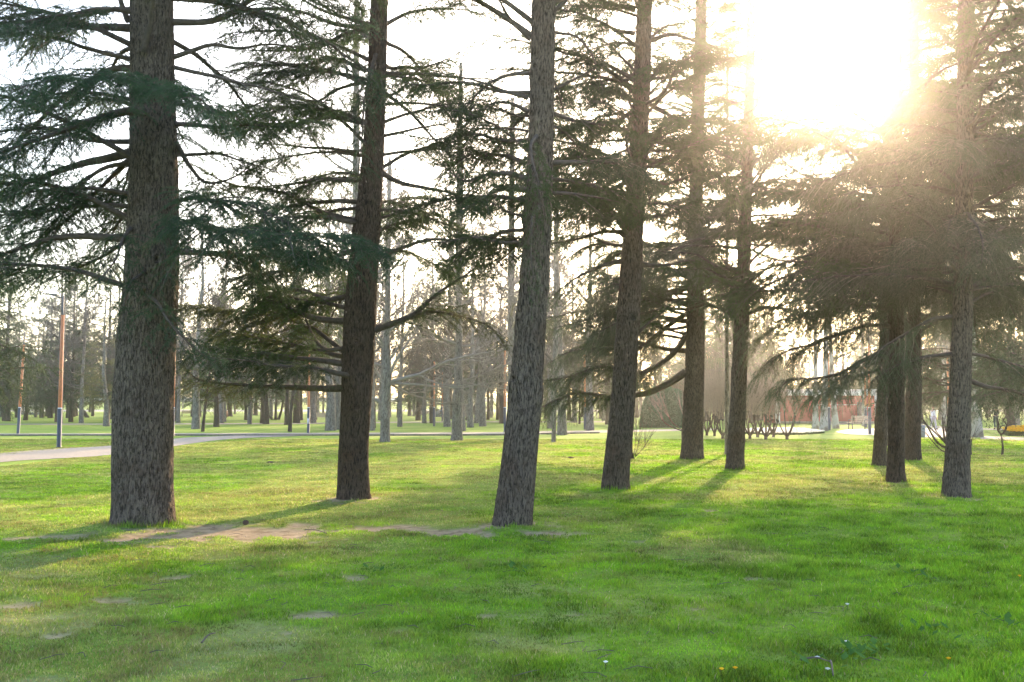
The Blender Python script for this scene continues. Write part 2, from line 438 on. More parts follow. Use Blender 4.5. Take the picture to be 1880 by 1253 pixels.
# ------------------------------------------------------------------ grass
TB = []
for (a_, b_, w_) in ((262, 964, 60), (648, 918, 31), (938, 968, 37), (1128, 898, 26), (1270, 843, 22), (1349, 861, 18), (1645, 884, 18), (1614, 856, 14), (1674, 845, 16), (1753, 911, 26)):
    g_ = gnd(a_, b_); TB.append((g_[0], g_[1], w_ / F * g_[1] * 1.15))
def make_grass():
    r = np.random.default_rng(3)
    def sample(n, d0, d1, spread):
        u = r.random(n); e = .42
        d = (d0 ** e + u * (d1 ** e - d0 ** e)) ** (1 / e)
        return (r.random(n) * 2 - 1) * d * spread, d
    n = 1150000
    bx, by = sample(n, 4.6, 52, .60)
    dist = np.hypot(bx, by)
    dd = dirt(bx, by)
    cl = .55 * fbm(xy(bx, by, 2.2), 3, 12) + .45 * fbm(xy(bx, by, 7.0), 3, 13); big = fbm(xy(bx, by, .45), 4, 21)
    keep = (r.random(n) > dd * 1.02) & (r.random(n) < .55 + cl * .9)
    pA, pB = gnd(0, 850), gnd(320, 820)
    for poly in ():
        pass
    # keep blades off the gravel
    L = np.interp(bx, [gnd(-160, 876)[0], gnd(0, 850)[0], gnd(205, 836)[0], gnd(320, 820)[0], gnd(450, 805)[0]],
                  [gnd(-160, 876)[1], gnd(0, 850)[1], gnd(205, 836)[1], gnd(320, 820)[1], gnd(450, 805)[1]])
    U = np.interp(bx, [gnd(-160, 852)[0], gnd(0, 833)[0], gnd(205, 819)[0], gnd(320, 806)[0], gnd(450, 800)[0]],
                  [gnd(-160, 852)[1], gnd(0, 833)[1], gnd(205, 819)[1], gnd(320, 806)[1], gnd(450, 800)[1]])
    keep &= ~((bx < gnd(450, 805)[0] + 3) & (by > L - .1) & (by < U + .1))
    keep &= by < 48.5
    bx, by, dist, dd, cl, big = (a[keep] for a in (bx, by, dist, dd, cl, big)); n = len(bx)
    right = np.clip((bx + 1) / 5, 0, 1)
    lush = np.clip((cl - .38) * 3, 0, 1)
    hgt = (.017 + .040 * lush * (.6 + .5 * right)) * (.6 + .8 * r.random(n)) * (1 - .55 * dd)
    hgt *= np.where(dist > 20, .85, 1)
    wid = .0030 * np.maximum(1, dist / 7.5) * (.7 + .6 * r.random(n))
    hgt = np.maximum(hgt, wid * 1.5)
    az = r.random(n) * 2 * np.pi; lean = (.25 + .75 * r.random(n)) * hgt * .9
    la = r.random(n) * 2 * np.pi
    s = np.stack([np.cos(az), np.sin(az), np.zeros(n)], 1) * wid[:, None]
    l = np.stack([np.cos(la), np.sin(la), np.zeros(n)], 1) * lean[:, None]
    tf = np.zeros(n)
    for (tx, ty, tr) in TB: tf = np.maximum(tf, np.exp(-((np.hypot(bx - tx, by - ty) - tr) / .09) ** 2))
    hgt = hgt * (1 + 1.6 * tf * (.3 + r.random(n)))
    bz = terr(by) + hump(bx, by) - .02 * dd - .004
    B = np.stack([bx, by, bz], 1); up = np.array([0, 0, 1.])
    for (tx, ty, br) in [(gnd(262, 962)[0], gnd(262, 962)[1], .9), (gnd(648, 918)[0], gnd(648, 918)[1], .6), (gnd(938, 968)[0], gnd(938, 968)[1], .6)]:
        B[:, 2] += .05 * np.exp(-((bx - tx) ** 2 + (by - ty) ** 2) / br ** 2)
    mid = B + l * .35 + up * hgt[:, None] * .6; tip = B + l + up * hgt[:, None]
    near = dist < 13
    dry = np.clip((big - .50) * 5 + (1 - right) * .35 - lush * .5 + np.clip((dist - 14) / 10, 0, 1) * .75, 0, 1)
    dry = np.clip(dry + dd * .5, 0, 1)
    rd_ = r.random(n)
    lushc = np.array([.125, .31, .012]); midc = np.array([.225, .36, .022]); dryc = np.array([.30, .29, .10]); straw = np.array([.42, .36, .20])
    c = lushc * (1 - rd_[:, None]) + midc * rd_[:, None]
    k = (dry * (.3 + .7 * r.random(n)))[:, None]; c = c * (1 - k) + dryc * k
    st = (r.random(n) < .015 + .09 * dry)[:, None]; c = np.where(st, straw, c)
    mot = fbm(xy(bx, by, 1.5), 4, 55); mot2 = fbm(xy(bx, by, 5.0), 3, 56)
    c = c * (.58 + .75 * r.random(n) + 1.3 * (mot - .5) + 1.0 * (mot2 - .5)).clip(.3, 1.5)[:, None]
    br = np.clip((fbm(xy(bx, by, 2.4), 4, 58) - .54) * 8, 0, 1) * (1 - right) * (r.random(n) < .6)
    c = c * (1 - br[:, None] * .6) + np.array([.24, .18, .08]) * br[:, None] * .6
    A = B[near], s[near], mid[near], tip[near]
    v1 = np.stack([A[0] - A[1], A[0] + A[1], A[2] + A[1] * .7, A[2] - A[1] * .7, A[3]], 1).reshape(-1, 3)
    n1 = near.sum(); b = (np.arange(n1) * 5)[:, None]
    q1 = b + np.array([[0, 1, 2, 3]]); t1 = b + np.array([[3, 2, 4]])
    far = ~near; v2 = np.stack([(B - s)[far], (B + s)[far], tip[far]], 1).reshape(-1, 3)
    t2 = (np.arange(far.sum()) * 3)[:, None] + np.array([[0, 1, 2]]) + len(v1)
    col = np.concatenate([np.repeat(c[near], 5, 0), np.repeat(c[far], 3, 0)])
    o = mk('grass', np.vstack([v1, v2]), [q1, np.vstack([t1, t2])], M['grass'], col=col, smooth=False)
    tag(o, 'short green lawn grass growing between bare patches', 'grass', 'stuff')
make_grass()

# ------------------------------------------------------------------ trunks
def trunk_mesh(pts, rad, k, dz, amp, seed, knots=0, flare=.0, cell=.035, stretch=5.5, topcoarse=None):
    """pts, rad along the trunk; geometry with furrowed bark and knots"""
    pts = np.asarray(pts, float); rad = np.asarray(rad, float)
    zs = []; zc = pts[0][2]; ztop = pts[-1][2]
    while zc < ztop:
        zs.append(zc); zc += dz if (topcoarse is None or zc < topcoarse) else dz * 6
    zs.append(ztop); zs = np.array(zs)
    cx = np.interp(zs, pts[:, 2], pts[:, 0]); cy = np.interp(zs, pts[:, 2], pts[:, 1]); rr = np.interp(zs, pts[:, 2], rad)
    a = np.linspace(0, 2 * np.pi, k, endpoint=False)
    A, Z = np.meshgrid(a, zs); Rr = np.repeat(rr[:, None], k, 1)
    r_ = np.random.default_rng(seed)
    h = Z - pts[0][2]
    lob = 1 + flare * np.exp(-h / .22) * (.55 + .45 * np.cos(A * 5 + r_.random() * 6) * .7 + .3 * np.cos(A * 3 + 1)) \
        + .022 * (vnoise(np.stack([np.cos(A) * 1.4, np.sin(A) * 1.4, Z * 1.3], -1), seed) - .5) * 2
    P = np.stack([np.cos(A) * Rr / cell, np.sin(A) * Rr / cell, Z / (cell * stretch)], -1)
    wv = (vnoise(P * .5, seed + 4) - .5) * 1.1
    n = vnoise(P + wv[..., None], seed + 1); n2 = vnoise(P * 2.1 + 7, seed + 2)
    f = 1 - np.clip(np.abs(2 * n - 1) * 3.4, 0, 1)           # furrow lines
    f2 = 1 - np.clip(np.abs(2 * n2 - 1) * 3.5, 0, 1)
    disp = -amp * (f + .45 * f2) + amp * .5 * (fbm(P * .35, 2, seed + 6) - .5)
    for _ in range(knots):
        ka = r_.random() * 2 * np.pi; kz = pts[0][2] + .4 + r_.random() * 6; ks = .035 + .035 * r_.random()
        da = (A - ka + np.pi) % (2 * np.pi) - np.pi
        d2 = ((da * Rr) ** 2 + (Z - kz) ** 2) / ks ** 2
        disp = disp + ks * .38 * np.exp(-d2 * .35) - ks * 1.1 * np.exp(-d2 * 4)
    Rf = Rr * lob + disp
    v = np.stack([cx[:, None] + np.cos(A) * Rf, cy[:, None] + np.sin(A) * Rf, Z], -1).reshape(-1, 3)
    m = len(zs); i = np.arange(m - 1)[:, None] * k; j = np.arange(k)[None]; j2 = (j + 1) % k
    q = np.stack([i + j, i + j2, i + k + j2, i + k + j], -1).reshape(-1, 4)
    return v, q

# ------------------------------------------------------------------ conifer branches
DEF = dict(sp2=.085, l2=1.05, droop=.32, sp3=.055, l3=.32, droop3=.45, nd=400, nl=.036, nw=.0046, t0=.16, bare=.10, upn=.42)

def spray(pts, r0, seed, **kw):
    """a conifer limb: main wood, side shoots, twigs, needles. returns wood Acc, needle verts"""
    p = dict(DEF); p.update(kw); r = np.random.default_rng(seed)
    n = 26; main, L = resample(pts, n)
    wd = Acc(); tt = np.linspace(0, 1, n)
    rad = r0 * (1 - .88 * tt ** .9)
    main = main + (fbm(np.stack([tt * L * 1.7, np.full(n, seed * 1.3), np.full(n, .5)], -1), 2, seed)[:, None] - .5) * .10 * np.array([.4, .4, 1]) * np.minimum(1, tt * 4)[:, None]
    wd.add(*sweep(main, rad, 8))
    N2 = max(4, int(L / p['sp2'])); t = np.sort(np.clip(p['t0'] + (1 - p['t0']) * (np.arange(N2) + r.random(N2)) / N2, 0, .995))
    def ev(t): return np.stack([np.interp(t, tt, main[:, k]) for k in range(3)], 1)
    T = unit(ev(np.minimum(t + .03, 1)) - ev(t - .03)); S = unit(np.cross(T, [0, 0, 1.])); U = np.cross(S, T)
    side = np.where(np.arange(N2) % 2 == 0, 1, -1)[:, None]
    ang = R(38) + R(38) * r.random(N2)[:, None]
    D2 = unit(T * np.cos(ang) + S * side * np.sin(ang) + U * ((r.random(N2)[:, None] - .55) * 2 * p['upn']))
    prof = (1 - t) ** .65 * .9 + .16
    prof = prof * np.minimum(1, .35 + (t - p['t0']) * 3.5)
    L2 = np.maximum(.12, p['l2'] * (L / 3.2) ** .6 * prof * (.45 + .75 * r.random(N2)))
    u = np.linspace(0, 1, 6)[None, :, None]
    s0 = ev(t)[:, None]
    P2 = s0 + D2[:, None] * (L2[:, None, None] * u) + T[:, None] * (L2[:, None, None] * .22 * u ** 2) + np.array([0, 0, -1.]) * (p['droop'] * L2[:, None, None] * u ** 2)
    P2 = P2 + (r.random(P2.shape) - .5) * .05 * L2[:, None, None] * u
    wd.add(*polys(P2, np.minimum(rad[0] * .35, .004 + .010 * L2), .3))
    # twigs
    n3 = np.maximum(1, np.round(L2 / p['sp3'])).astype(int) * (r.random(N2) > p['bare'] * .5)
    idx = np.repeat(np.arange(N2), n3); m = len(idx); u3 = .08 + .92 * r.random(m)
    f = u3 * 5; i0 = np.minimum(f.astype(int), 4); w = (f - i0)[:, None]
    st = P2[idx, i0] * (1 - w) + P2[idx, i0 + 1] * w; dd = unit(P2[idx, i0 + 1] - P2[idx, i0])
    S3 = unit(np.cross(dd, [0, 0, 1.])); a3 = (R(35) + R(40) * r.random(m))[:, None]; sg = np.where(r.random(m) < .5, 1, -1)[:, None]
    D3 = unit(dd * np.cos(a3) + S3 * sg * np.sin(a3) + np.array([0, 0, 1.]) * ((r.random(m)[:, None] - .5) * 1.1))
    L3 = p['l3'] * (.4 + .9 * r.random(m)) * (1 - .35 * u3)
    uu = np.linspace(0, 1, 4)[None, :, None]
    P3 = st[:, None] + D3[:, None] * (L3[:, None, None] * uu) + np.array([0, 0, -1.]) * (p['droop3'] * L3[:, None, None] * uu ** 2)
    wd.add(*polys(P3, np.full(m, .0026 if p['nw'] < .006 else .005), .5))
    # needles
    def fuzz(P, Ls, dens, lo):
        k = np.maximum(0, np.round(Ls * dens * (.6 + .8 * r.random(len(Ls))))).astype(int)
        ii = np.repeat(np.arange(len(Ls)), k); mm = len(ii); q = lo + (1 - lo) * r.random(mm); f = q * (P.shape[1] - 1)
        i0 = np.minimum(f.astype(int), P.shape[1] - 2); w = (f - i0)[:, None]
        b = P[ii, i0] * (1 - w) + P[ii, i0 + 1] * w; d = unit(P[ii, i0 + 1] - P[ii, i0])
        rr = unit(r.normal(size=(mm, 3))); nd_ = unit(d * .75 + rr * .8 + np.array([0, 0, .12]))
        ww = unit(np.cross(nd_, unit(r.normal(size=(mm, 3))))) * (p['nw'] * .5)
        l = (p['nl'] * (.6 + .7 * r.random(mm)))[:, None]
        return np.stack([b - ww, b + ww, b + nd_ * l], 1).reshape(-1, 3)
    nb = r.random(m) > p['bare']
    V = [fuzz(P3[nb], L3[nb], p['nd'], .0), fuzz(P2, L2, p['nd'] * .8, .3)]
    V.append(fuzz(main[None, int(n * .7):], np.array([L * .3]), p['nd'], 0))
    return wd, np.vstack(V)

def tris_of(v): return np.arange(len(v)).reshape(-1, 3)

# branch prototypes, 3 m long along +X (the first of each kind goes onto a tree as itself)
class Proto: pass
PROTO = {}
def proto_set(key, shapes, wmat, nmat_, **kw):
    L = []
    for i, sh in enumerate(shapes):
        wd, nv = spray(sh, .045, 100 + i * 7 + len(PROTO) * 31, **kw)
        p = Proto(); v, f = wd.arrays(); p.wv, p.wf = v, f; p.nv = nv; p.wmat = wmat; p.nmat = nmat_; p.me = None
        L.append(p)
    PROTO[key] = L

lvl = [(0, 0, 0), (.8, .05, .12), (1.7, -.05, .12), (2.5, .05, 0), (3, .1, -.12)]
upc = [(0, 0, 0), (.7, .0, .35), (1.5, .1, .60), (2.3, 0, .62), (3, -.1, .45)]
dwn = [(0, 0, 0), (.7, -.05, -.05), (1.5, 0, -.25), (2.3, .05, -.62), (2.9, .0, -1.05)]
sca = [(0, 0, 0), (.6, .05, .02), (1.3, -.12, .25), (2.2, -.1, .20), (3, .12, .40)]
proto_set('level', [lvl, upc, sca, dwn], M['limb'], M['needle'])
proto_set('blue', [lvl, upc, sca, dwn], M['limb'], M['needle_blue'], nd=280)
proto_set('weep', [lvl, dwn, sca, upc], M['limb'], M['needle_dark'], droop=.45, l3=.46, droop3=.95, upn=.3, nd=260, sp2=.09, l2=1.05, bare=.18)
proto_set('sparse', [lvl, sca, upc], M['limb'], M['needle_olive'], nd=190, sp2=.19, sp3=.10, bare=.35, l3=.30)

def add_branch(tree, key, loc, az, tilt, L, roll=0):
    p = random.choice(PROTO[key]); s = L / 3.0
    if p.me is None:
        b = mk('branch', p.wv, p.wf, [p.wmat, M['dry_twig'] if p.nmat == M['needle_dark'] else M['twig']], mi=wood_mi(p.wf)); fo = mk('foliage', p.nv, [tris_of(p.nv)], p.nmat, b, smooth=False)
        p.me = (b.data, fo.data)
    else:
        b = bpy.data.objects.new('branch', p.me[0]); C.objects.link(b)
        fo = bpy.data.objects.new('foliage', p.me[1]); C.objects.link(fo); fo.parent = b
    b.parent = tree; b.location = loc
    b.rotation_euler = (roll, -tilt, az); b.scale = (s, s * random.uniform(.85, 1.1), s)
    return b

TW = {}
def wood_mi(f):
    nq = len(f[0]); nt_ = len(f[1]) if len(f) > 1 else 0
    return np.concatenate([np.zeros(200), np.ones(nq - 200), np.zeros(nt_)])

def hero(tree, base, pxl, Y, r_px, seed, nm, bark_m=None, **kw):
    pts = [at(p[0], p[1], Y + (p[2] if len(p) > 2 else 0)) for p in pxl]
    wd, nv = spray(pts, r_px / F * Y, seed, **kw)
    v_, f_ = wd.arrays(); b = mk('branch', v_, f_, [bark_m or M['limb'], M['dry_twig'] if nm == M['needle_dark'] else M['twig']], tree, True, base, mi=wood_mi(f_))
    f = mk('foliage', nv - base, [tris_of(nv)], nm, b, smooth=False)
    return b

# near conifers: profile rows (y, xl, xr)
NEAR = {
 'T1': dict(base=(262, 964), prof=[(968, 206, 317), (950, 208, 316), (920, 209, 315), (850, 208, 316), (800, 208, 315), (700, 211, 317), (640, 216, 320), (560, 225, 325), (480, 232, 328), (400, 237, 328), (300, 238, 325), (200, 240, 322), (100, 240, 320), (0, 238, 317)],
            H=17, k=230, label='thickest grey brown trunk with furrowed bark at the left, dense blue green boughs'),
 'T2': dict(base=(648, 918), prof=[(921, 617, 680), (900, 619, 678), (850, 621, 676), (800, 623, 675), (700, 628, 686), (640, 628, 688), (560, 632, 691), (480, 640, 695), (400, 652, 700), (300, 663, 705), (200, 671, 708), (100, 676, 711), (0, 680, 713)],
            H=16, k=150, label='dark conifer with a long bare bough reaching left near head height'),
 'T3': dict(base=(938, 968), prof=[(971, 902, 975), (950, 907, 977), (850, 920, 986), (780, 929, 991), (700, 937, 998), (600, 946, 1003), (500, 955, 1009), (400, 962, 1014), (300, 968, 1017), (200, 971, 1017), (100, 973, 1019), (0, 976, 1022)],
            H=16, k=150, label='conifer in the middle leaning right above a strip of bare soil'),
 'T4': dict(base=(1128, 898), prof=[(901, 1102, 1155), (880, 1105, 1154), (800, 1115, 1163), (700, 1124, 1168), (600, 1131, 1174), (500, 1138, 1179), (400, 1146, 1182), (300, 1153, 1188), (200, 1160, 1193), (100, 1165, 1196), (0, 1170, 1198)],
            H=16, k=120, label='slender conifer leaning right beside a twiggy stump'),
 'T5': dict(base=(1270, 843), prof=[(846, 1247, 1292), (825, 1251, 1290), (750, 1254, 1292), (700, 1257, 1293), (600, 1260, 1294), (500, 1262, 1292), (400, 1264, 1291), (300, 1266, 1291), (100, 1274, 1297), (0, 1277, 1298)],
            H=17, k=90, label='conifer with a drooping lower bough sweeping left over the shrubs'),
 'T6': dict(base=(1349, 861), prof=[(863, 1330, 1367), (840, 1334, 1366), (760, 1340, 1369), (700, 1343, 1371), (600, 1347, 1375), (500, 1352, 1378), (400, 1357, 1380), (300, 1362, 1383), (100, 1369, 1386), (0, 1372, 1387)],
            H=16, k=90, label='thin leaning conifer standing in front of the twiggy shrub row'),
 'T7': dict(base=(1645, 884), prof=[(887, 1626, 1663), (860, 1629, 1660), (700, 1633, 1660), (500, 1634, 1658), (300, 1636, 1656), (0, 1640, 1656)],
            H=16, k=80, label='front trunk of the close group of three right of the red building'),
 'T8': dict(base=(1614, 856), prof=[(858, 1600, 1629), (830, 1603, 1627), (700, 1612, 1634), (500, 1618, 1636), (300, 1620, 1636), (0, 1622, 1636)],
            H=15, k=64, label='left trunk of the close group of three right of the red building'),
 'T9': dict(base=(1674, 845), prof=[(847, 1658, 1690), (800, 1661, 1690), (700, 1665, 1692), (500, 1667, 1689), (300, 1668, 1687), (0, 1670, 1687)],
            H=16, k=64, label='right trunk of the close group of three right of the red building'),
 'T10': dict(base=(1753, 911), prof=[(914, 1728, 1779), (880, 1733, 1779), (800, 1739, 1780), (700, 1745, 1782), (600, 1749, 1784), (500, 1752, 1786), (400, 1754, 1786), (200, 1757, 1787), (0, 1759, 1789)],
            H=16, k=120, label='conifer nearest the right edge with a bare multi stemmed shrub behind'),
}
TR = {}
for i, (key, t) in enumerate(NEAR.items()):
    b = gnd(*t['base']); Yd = b[1]
    root = thing('conifer_tree', t['label'], 'tree', tuple(b), group='conifers standing on the near lawn')
    pts = [at((xl + xr) / 2, yy, Yd) for (yy, xl, xr) in t['prof']]; rad = [(xr - xl) / 2 / F * Yd * 1.0 for (_, xl, xr) in t['prof']]
    pts[0][2] = b[2] - .12; top = pts[-1].copy(); d = (pts[-1] - pts[-3]); d = d / d[2]
    rr = rad[-1]
    for f in (.3, .6, .85, 1.0):
        zz = top[2] + (t['H'] - top[2]) * f; pts.append(top + d * (zz - top[2]) * .5 + np.array([0, 0, (zz - top[2]) * .5])); rad.append(rr * (1 - f) ** .8 + .012)
    o_ = np.argsort([p[2] for p in pts]); pts = np.array(pts)[o_]; rad = np.array(rad)[o_]
    zvis = CAMZ + Yd * .42
    zf = np.linspace(pts[0][2], pts[-1][2], 60); kk = np.ones(5) / 5
    def sm(a_): q_ = np.interp(zf, pts[:, 2], a_); e_ = np.pad(q_, 2, mode='edge'); r_ = np.convolve(e_, kk, 'valid'); r_[:3] = q_[:3]; return r_
    pts, rad = np.stack([sm(pts[:, 0]), sm(pts[:, 1]), zf], 1), sm(rad)
    v, q = trunk_mesh(pts, rad, t['k'], .013 * Yd / 13.3, .011 * (rad[2] / .3) ** .5, 50 + i, knots=26, flare=.22 if i == 0 else .2, topcoarse=zvis,
                      cell=.024, stretch=4.0)
    mk('trunk', v, [q], M['bark_brown_shade' if key in ('T2', 'T7', 'T9') else 'bark_mid' if key in ('T4', 'T5', 'T6', 'T8') else 'bark'], root, True, b)
    TR[key] = (root, b, Yd, pts, rad)

BN = dict(blue=M['needle_blue'], green=M['needle'], olive=M['needle_olive'], dark=M['needle_dark'])
sd = [1000]
def hb(key, pxl, r_px, nm='green', **kw):
    root, b, Yd, _, _ = TR[key]; sd[0] += 17
    hero(root, b, pxl, Yd, r_px, sd[0], BN[nm], **kw)

full = dict(nd=390, sp2=.060, sp3=.045, l3=.34, upn=.5)
thin = dict(nd=200, sp2=.22, sp3=.11, bare=.4, l3=.25)
# --- T1
hb('T1', [(240, 52), (160, 48), (80, 42), (0, 42), (-120, 52)], 8.5, 'blue', t0=.25)
hb('T1', [(236, 40), (222, 0), (205, -70), (150, -150)], 6, 'blue', t0=.3)
hb('T1', [(240, 22, -.1), (190, 18, -.4), (130, 25, -.8), (60, 35, -1.2), (0, 60, -1.6)], 5, 'blue', **full)
hb('T1', [(242, 125), (205, 128), (165, 150), (110, 185), (60, 235), (0, 290), (-70, 330)], 7, 'blue', t0=.3)
hb('T1', [(262, 205, -.35), (215, 208, -.9), (130, 235, -1.3), (50, 262, -1.7), (-60, 300, -2.1)], 9, 'blue', **full)
hb('T1', [(265, 165, -.35), (300, 160, -1.1), (370, 185, -1.6), (400, 215, -2.0)], 5, 'blue', **full)
hb('T1', [(262, 150, -.35), (230, 140, -1.2), (160, 145, -2.0), (90, 150, -2.6), (20, 165, -3.0)], 5, 'blue', **full)
hb('T1', [(240, 280), (190, 293), (120, 310), (60, 330), (0, 340), (-90, 350)], 9.5, 'blue', t0=.25, **{k: full[k] for k in ('nd', 'sp2', 'sp3')})
hb('T1', [(237, 300), (190, 310), (130, 352), (60, 388), (0, 397), (-60, 420)], 5, 'blue', **full)
hb('T1', [(240, 290, .1), (200, 330, .5), (130, 400, .9), (70, 440, 1.2), (10, 500, 1.5)], 5, 'blue', **full)
hb('T1', [(228, 437), (160, 435), (100, 438), (50, 452), (0, 469), (-90, 500)], 8, 'blue', t0=.35)
hb('T1', [(235, 440, .2), (190, 470, .8), (120, 500, 1.2), (50, 500, 1.5), (-20, 520, 1.8)], 4, 'blue')
hb('T1', [(319, 105), (350, 95), (388, 84), (440, 88), (500, 80), (570, 92)], 5.5, 'green', t0=.35, **{k: thin[k] for k in ('nd', 'sp2', 'sp3')})
hb('T1', [(320, 124), (370, 137), (440, 155), (500, 168), (560, 185), (630, 190)], 4.5, 'green', **thin)
hb('T1', [(320, 228), (400, 232), (460, 230), (530, 232), (610, 212)], 5, 'green', **full)
hb('T1', [(320, 190, .2), (370, 200, .7), (430, 205, 1.1), (500, 185, 1.4), (560, 190, 1.8)], 4, 'green', **full)
hb('T1', [(323, 262), (350, 308), (380, 335), (430, 325), (480, 288)], 5, 'green')
hb('T1', [(323, 285), (400, 285), (460, 302), (520, 320)], 4, 'green')
hb('T1', [(326, 462, -.1), (380, 466, -.4), (440, 470, -.6), (520, 470, -.8), (600, 462, -1)], 6.5, 'dark', **full)
hb('T1', [(318, 425, -.3), (350, 405, -1.2), (430, 425, -1.9), (560, 432, -2.4), (700, 455, -2.7)], 5, 'blue', **full)
hb('T1', [(320, 370, -.2), (370, 365, -.8), (440, 375, -1.4), (540, 410, -1.8)], 5, 'blue', **full)
hb('T1', [(265, 500, -.35), (240, 520, -.8), (228, 560, -1.1), (225, 610, -1.3)], 4, 'blue', l2=.6, nd=330)
hb('T1', [(275, 545, -.35), (290, 560, -.8), (310, 590, -1.1), (360, 640, -1.3), (400, 665, -1.5)], 4, 'blue', l2=.6, nd=330)
hb('T1', [(240, 420, -.3), (225, 440, -.8), (210, 480, -1.2), (170, 530, -1.5)], 4, 'blue', l2=.7, nd=330)
hb('T1', [(262, 95, -.35), (277, 40, -.5), (284, -40, -.8), (300, -130, -1.1)], 7, 'blue', t0=.5)
hb('T1', [(318, -20), (380, -12), (440, 10), (500, 40)], 5, 'green')
# --- T2
hb('T2', [(628, 713), (580, 714), (500, 712), (420, 705), (370, 700), (348, 688), (335, 668)], 7, 'olive', t0=.45, nd=180)
hb('T2', [(629, 668), (570, 660), (520, 655), (440, 645), (380, 640)], 6, 'green', **full)
hb('T2', [(631, 590), (590, 587), (545, 572), (500, 545), (475, 518), (450, 485)], 7, 'green', t0=.3)
hb('T2', [(632, 640), (595, 640), (570, 610), (560, 570), (578, 535)], 4.5, 'green')
hb('T2', [(633, 546), (590, 552), (545, 548), (490, 530), (440, 530)], 5, 'green', **full)
hb('T2', [(629, 655, .2), (560, 640, .8), (470, 620, 1.4), (390, 610, 1.9)], 5, 'green', **full)
hb('T2', [(629, 645, .2), (570, 600, .8), (490, 580, 1.4), (400, 570, 1.9), (330, 560, 2.2)], 5, 'olive', **full)
hb('T2', [(640, 690, -.2), (560, 675, -.8), (470, 668, -1.1), (390, 655, -1.3), (345, 650, -1.4)], 5, 'dark', **full)
hb('T2', [(688, 607), (720, 594), (760, 576), (790, 548), (830, 520), (868, 497), (890, 470)], 6.5, 'green', nd=190)
hb('T2', [(745, 583), (780, 573), (820, 575), (860, 585), (905, 605), (930, 640)], 4, 'olive', nd=180, droop=.3)
hb('T2', [(690, 600, .2), (740, 590, .7), (800, 575, 1.1), (860, 560, 1.5)], 4, 'green', nd=180)
hb('T2', [(697, 472), (740, 455), (790, 441), (850, 443), (930, 436), (1000, 448)], 4.2, 'dark', t0=.3, nd=150)
hb('T2', [(657, 331), (600, 332), (540, 336), (470, 345)], 5, 'green', **full)
hb('T2', [(655, 371), (600, 370), (530, 377), (440, 392)], 5, 'green', **full)
hb('T2', [(656, 410, -.1), (600, 402, -.4), (530, 400, -.7), (450, 420, -1)], 5, 'blue', **full)
hb('T2', [(650, 460, -.1), (600, 475, -.5), (520, 500, -.8), (430, 510, -1.1)], 5, 'dark', **full)
hb('T2', [(702, 318), (735, 336), (780, 345), (840, 360), (890, 388)], 5.5, 'green', nd=150)
hb('T2', [(708, 135), (760, 137), (820, 142), (880, 145), (945, 152)], 4.5, 'green', **thin)
hb('T2', [(706, 170), (740, 198), (780, 235), (830, 290), (885, 350)], 4, 'blue', nd=180, sp2=.15)
hb('T2', [(706, 192), (760, 190), (840, 198), (910, 200)], 3.5, 'green', **thin)
hb('T2', [(704, 250), (750, 240), (820, 225), (880, 210)], 3.5, 'green', nd=160, sp2=.15)
hb('T2', [(680, 46), (640, 35), (590, 18), (540, -12), (500, -40)], 5, 'green', **thin)
hb('T2', [(675, 54), (630, 66), (590, 86), (540, 93), (450, 92)], 5.5, 'green', **full)
hb('T2', [(673, 130, -.1), (610, 110, -.4), (560, 120, -.6), (480, 110, -.8)], 5, 'dark', **full)
hb('T2', [(670, 150), (620, 165), (575, 186), (510, 165), (455, 150)], 4, 'green', nd=170)
hb('T2', [(665, 225), (600, 215), (550, 226), (470, 228), (400, 232)], 5.5, 'dark', **full)
hb('T2', [(660, 280), (610, 275), (540, 270), (450, 262)], 4, 'green', **thin)
hb('T2', [(690, 100, -.2), (670, 180, -.7), (665, 250, -1.0), (655, 330, -1.2)], 4, 'blue', l2=.5)
# --- T3
hb('T3', [(974, 72), (945, 45), (925, 15), (905, -30)], 5.5, 'green', nd=150, sp2=.15)
hb('T3', [(972, 135), (930, 140), (890, 160), (850, 205), (830, 260)], 4.5, 'green', nd=200)
hb('T3', [(970, 180), (930, 168), (880, 150), (800, 130)], 4.5, 'green', **thin)
hb('T3', [(970, 205), (930, 190), (895, 195), (850, 235)], 4.5, 'green', **full)
hb('T3', [(966, 330), (930, 318), (890, 322), (850, 330), (800, 295)], 6, 'green', **full)
hb('T3', [(966, 350, -.1), (930, 345, -.4), (890, 360, -.7), (850, 385, -1)], 6, 'green', **full)
hb('T3', [(963, 300, .1), (920, 285, .5), (860, 290, .9), (810, 320, 1.2)], 5, 'green', **full)
hb('T3', [(985, 250, -.25), (975, 270, -.7), (985, 330, -1.0), (995, 400, -1.2)], 4, 'green', l2=.55, **{k: full[k] for k in ('nd', 'sp2', 'sp3')})
hb('T3', [(990, 380, -.25), (978, 400, -.6), (975, 470, -.8), (985, 540, -.9)], 4, 'green', l2=.35, nd=200)
hb('T3', [(1017, 165), (1050, 150), (1082, 132), (1115, 105), (1150, 72)], 3.5, 'green', nd=200)
hb('T3', [(1018, 60), (1060, 70), (1090, 110), (1110, 170)], 3.5, 'green', **thin)
hb('T3', [(1016, 210), (1060, 220), (1110, 228), (1160, 240)], 4.5, 'green', **full)
hb('T3', [(1015, 300), (1060, 298), (1110, 298), (1160, 300), (1200, 330)], 6, 'dark', **full)
hb('T3', [(1014, 355), (1050, 355), (1100, 365), (1140, 370)], 4, 'green', **thin)
